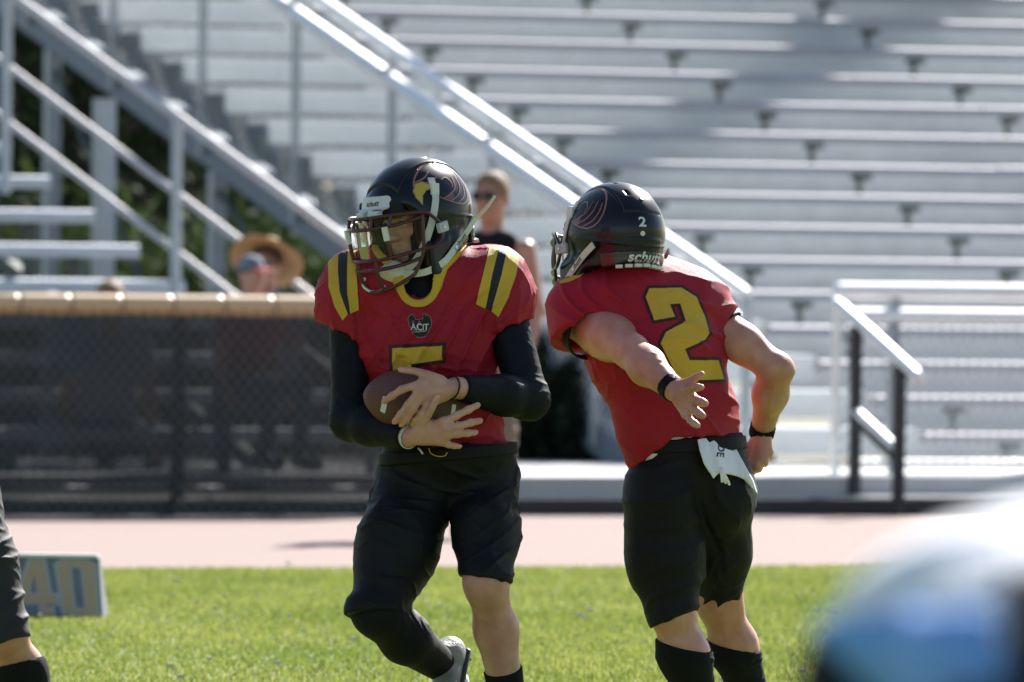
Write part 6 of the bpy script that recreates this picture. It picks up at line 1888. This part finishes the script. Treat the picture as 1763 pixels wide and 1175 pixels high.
# ------------------------------------------------------------------ sideline marker
def marker():
    Y = 39.1
    bl_, br_ = P(62, 1068, Y), P(176, 1066, Y - 0.02)
    bl_[2] = 0; br_[2] = 0
    ax = (br_ - bl_); w = 0.36; ax /= np.linalg.norm(ax)
    tl = P(24, 962, Y + 0.12); 
    t = thing('yard_marker', tuple((bl_ + br_)/2), 'dark sideline yard marker box with number 40 standing on the grass', 'yard marker')
    c = np.array([(bl_ + br_)[0]/2 - 0.035, Y, 0.0]); back = np.array([0.05, 1.0, 0]); back /= np.linalg.norm(back); side = np.cross(back, Z3)
    H = 0.222
    # a leaning A-shaped block: front face tilts back
    hw_ = 0.17; mb = MB()
    q = lambda u, v, z: c + side*u + back*v + Z3*z
    sh = -0.075                     # top leans to the left
    vs = [q(-hw_, -0.10, 0), q(hw_, -0.10, 0), q(hw_, 0.16, 0), q(-hw_, 0.16, 0), q(-hw_ + sh, 0.0, H), q(hw_ + sh*0.35, 0.0, H), q(hw_ + sh*0.35, 0.07, H), q(-hw_ + sh, 0.07, H)]
    mb.v = vs; mb.f = [[0, 3, 2, 1], [4, 5, 6, 7], [0, 1, 5, 4], [1, 2, 6, 5], [2, 3, 7, 6], [3, 0, 4, 7]]
    M_mk = mat('marker_slate', (0.12, 0.135, 0.14), 0.6, noise=(12, 0.6, (0.16, 0.17, 0.17)))
    o = mb.build('marker_body', M_mk, t)
    MB().box(q(sh*0.68, 0.035, H + 0.006), (side, back, Z3), (hw_ + 0.02, 0.045, 0.006)).build('top_edge', M_wplast, t)
    bv = bvh_of(o)
    n_ = np.cross(vs[1] - vs[0], vs[4] - vs[0]); n_ /= np.linalg.norm(n_)
    M_on = mat('marker_orange', (0.40, 0.29, 0.17), 0.6); M_wn = mat('marker_white', (0.34, 0.37, 0.38), 0.6)
    # glyphs in face coordinates 0..1
    def F(u, v):
        a = vs[0]*(1-u)*(1-v) + vs[1]*u*(1-v) + vs[5]*u*v + vs[4]*(1-u)*v
        return a
    def glyph(rings, m, of):
        bm = poly_grid(rings, 0.08)
        decal('marker_digit', bm, lambda x, y: (F(x, y) - n_*0.3*np.sign(n_[1]), n_*np.sign(n_[1])), bv, of, m, t)
    four = [(0.34, 0.02), (0.46, 0.02), (0.46, 0.22), (0.53, 0.22), (0.53, 0.38), (0.46, 0.38), (0.46, 0.95), (0.33, 0.95), (0.14, 0.38), (0.14, 0.22), (0.34, 0.22)]
    fin = [(0.34, 0.38), (0.24, 0.38), (0.34, 0.70)]
    zero = [(0.58, 0.08), (0.64, 0.02), (0.88, 0.02), (0.95, 0.08), (0.95, 0.88), (0.88, 0.95), (0.64, 0.95), (0.58, 0.88)]
    zin = [(0.70, 0.14), (0.83, 0.14), (0.83, 0.84), (0.70, 0.84)]
    glyph([inset(four, 0.028), inset(fin, -0.018)], M_wn, 0.002); glyph([inset(zero, 0.028), inset(zin, -0.022)], M_wn, 0.002)
    glyph([four, fin], M_on, 0.004); glyph([zero, zin], M_on, 0.004)
marker()

# ------------------------------------------------------------------ out of focus person in front
def foreground_person():
    Y = 7.6
    c = P(2020, 1156, Y)                       # middle of the lower back
    S = lambda x, y, z: c + np.array([x, y, z])
    g = c*[1, 1, 0]
    pl = thing('person', tuple(g), 'blurred player bending over in white jersey, its blue shade painted on, with black sleeves', 'person', 'football players')
    SX = (1, 0, 0)
    hips = [(S(s*0.09, -0.02, -0.10), S(s*0.14, 0.12, -0.56), S(s*0.15, -0.02, -c[2] + 0.09)) for s in (-1, 1)]
    arms = [(S(s*0.19, 0.42, -0.055), S(s*0.235, 0.36, -0.30), S(s*0.17, 0.20, -0.50)) for s in (-1, 1)]
    trunk = union([ell(S(0, 0.22, -0.01), (0.165, 0.33, 0.095)), (cone(S(0, 0.48, 0.0), S(0, 0.62, 0.02), 0.06, 0.06), 0.04), (ell(S(0, 0.70, 0.03), (0.08, 0.10, 0.10)), 0.03)])
    its = [trunk]
    for (h_, k_, a_) in hips: its += [(cone(h_, k_, 0.085, 0.06), 0.05), (cone(k_, a_, 0.058, 0.038), 0.04)]
    for (a_, e_, w_) in arms:
        k = (w_ - e_)/np.linalg.norm(w_ - e_); hn = w_ + k*0.07
        its += [(cone(a_, e_, 0.055, 0.042), 0.05), (cone(e_, w_, 0.042, 0.028), 0.03), (cone(w_, hn, 0.027, 0.033), 0.02)]
        for q in range(4): its.append((cone(hn + np.array([(q-1.5)*0.018, 0, 0]), hn + k*0.07 + np.array([(q-1.5)*0.02, 0, 0]), 0.010, 0.0085), 0.006))
        its.append((cone(w_ + k*0.03, w_ + k*0.06 + np.array([0, 0.045, 0]), 0.013, 0.010), 0.01))
    lo, hi = S(-0.36, -0.30, -c[2]), S(0.36, 0.95, 0.25)
    sdf_obj('body', union(its), lo, hi, 0.009, M_skin, pl)
    jf = union([ell(S(0, 0.20, -0.005), (0.186, 0.36, 0.112)), (ell(S(0, 0.42, 0.02), (0.235, 0.13, 0.095)), 0.06)])
    jf = cut(jf, S(0, -0.13, 0), (0, -1, -0.25))
    sdf_obj('jersey', jf, lo, hi, 0.008, M_white, pl, lambda V: 0.006*folds(V, (0.2, 1, 0.2), 0.07, 4, 0.5, 2))
    # flank panel painted in the blue shade of the white jersey; black waist panel
    for nm, m, x0, x1, z0, z1 in (('blue_shade_panel', cloth('blue_shade_cloth', (0.13, 0.31, 0.72), 0.8, 500, 0.3, 0.05, 0.05), -0.30, -0.125, -0.30, 0.082), ('waist_panel', M_comp, -0.125, 0.30, -0.30, 0.056)):
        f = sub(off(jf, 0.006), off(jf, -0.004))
        f = cut(cut(cut(cut(f, S(x0, 0, 0), (-1, 0, 0)), S(x1, 0, 0), (1, 0, 0.25)), S(0, 0, z1), (-0.25 if nm == 'blue_shade_panel' else 0.15, 0, 1)), S(0, 0.50, 0), (0, 1, 0))
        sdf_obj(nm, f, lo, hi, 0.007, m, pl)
    pf = union([ell(S(0, -0.03, -0.09), (0.168, 0.15, 0.11))] + [(cone(h_, k_*0.95 + h_*0.05, 0.105, 0.075), 0.05) for (h_, k_, a_) in hips])
    sdf_obj('pants', pf, lo, hi, 0.009, M_pant, pl)
    for (h_, k_, a_) in hips:
        sdf_obj('sock', cone(k_*0.5 + a_*0.5, a_, 0.056, 0.044), lo, hi, 0.009, M_sockb, pl)
        h2 = np.array([a_[0], a_[1] - 0.05, 0.014]); shoe(pl, h2, h2 + np.array([0, 0.26, 0]), (0, 0, 1), M_bar_k, M_bar_k, a_)
    for (a_, e_, w_) in arms:
        sdf_obj('sleeve', union([cone(a_ + np.array([0, 0, 0.02]), e_, 0.075, 0.052), (cone(e_, e_*0.3 + w_*0.7, 0.052, 0.040), 0.03)]), lo, hi, 0.009, M_comp, pl)
    sdf_obj('helmet', sub(ell(S(0, 0.72, 0.03), (0.118, 0.145, 0.125)), union([rbox(S(0, 0.86, -0.03), (0.09, 0.10, 0.07), 0.03), (ell(S(0, 0.71, 0.0), (0.09, 0.11, 0.10)), 0.0), cone(S(0, 0.70, 0.0), S(0, 0.62, -0.15), 0.08, 0.09)]), 0.005), lo, hi, 0.007, M_shell, pl)
foreground_person()
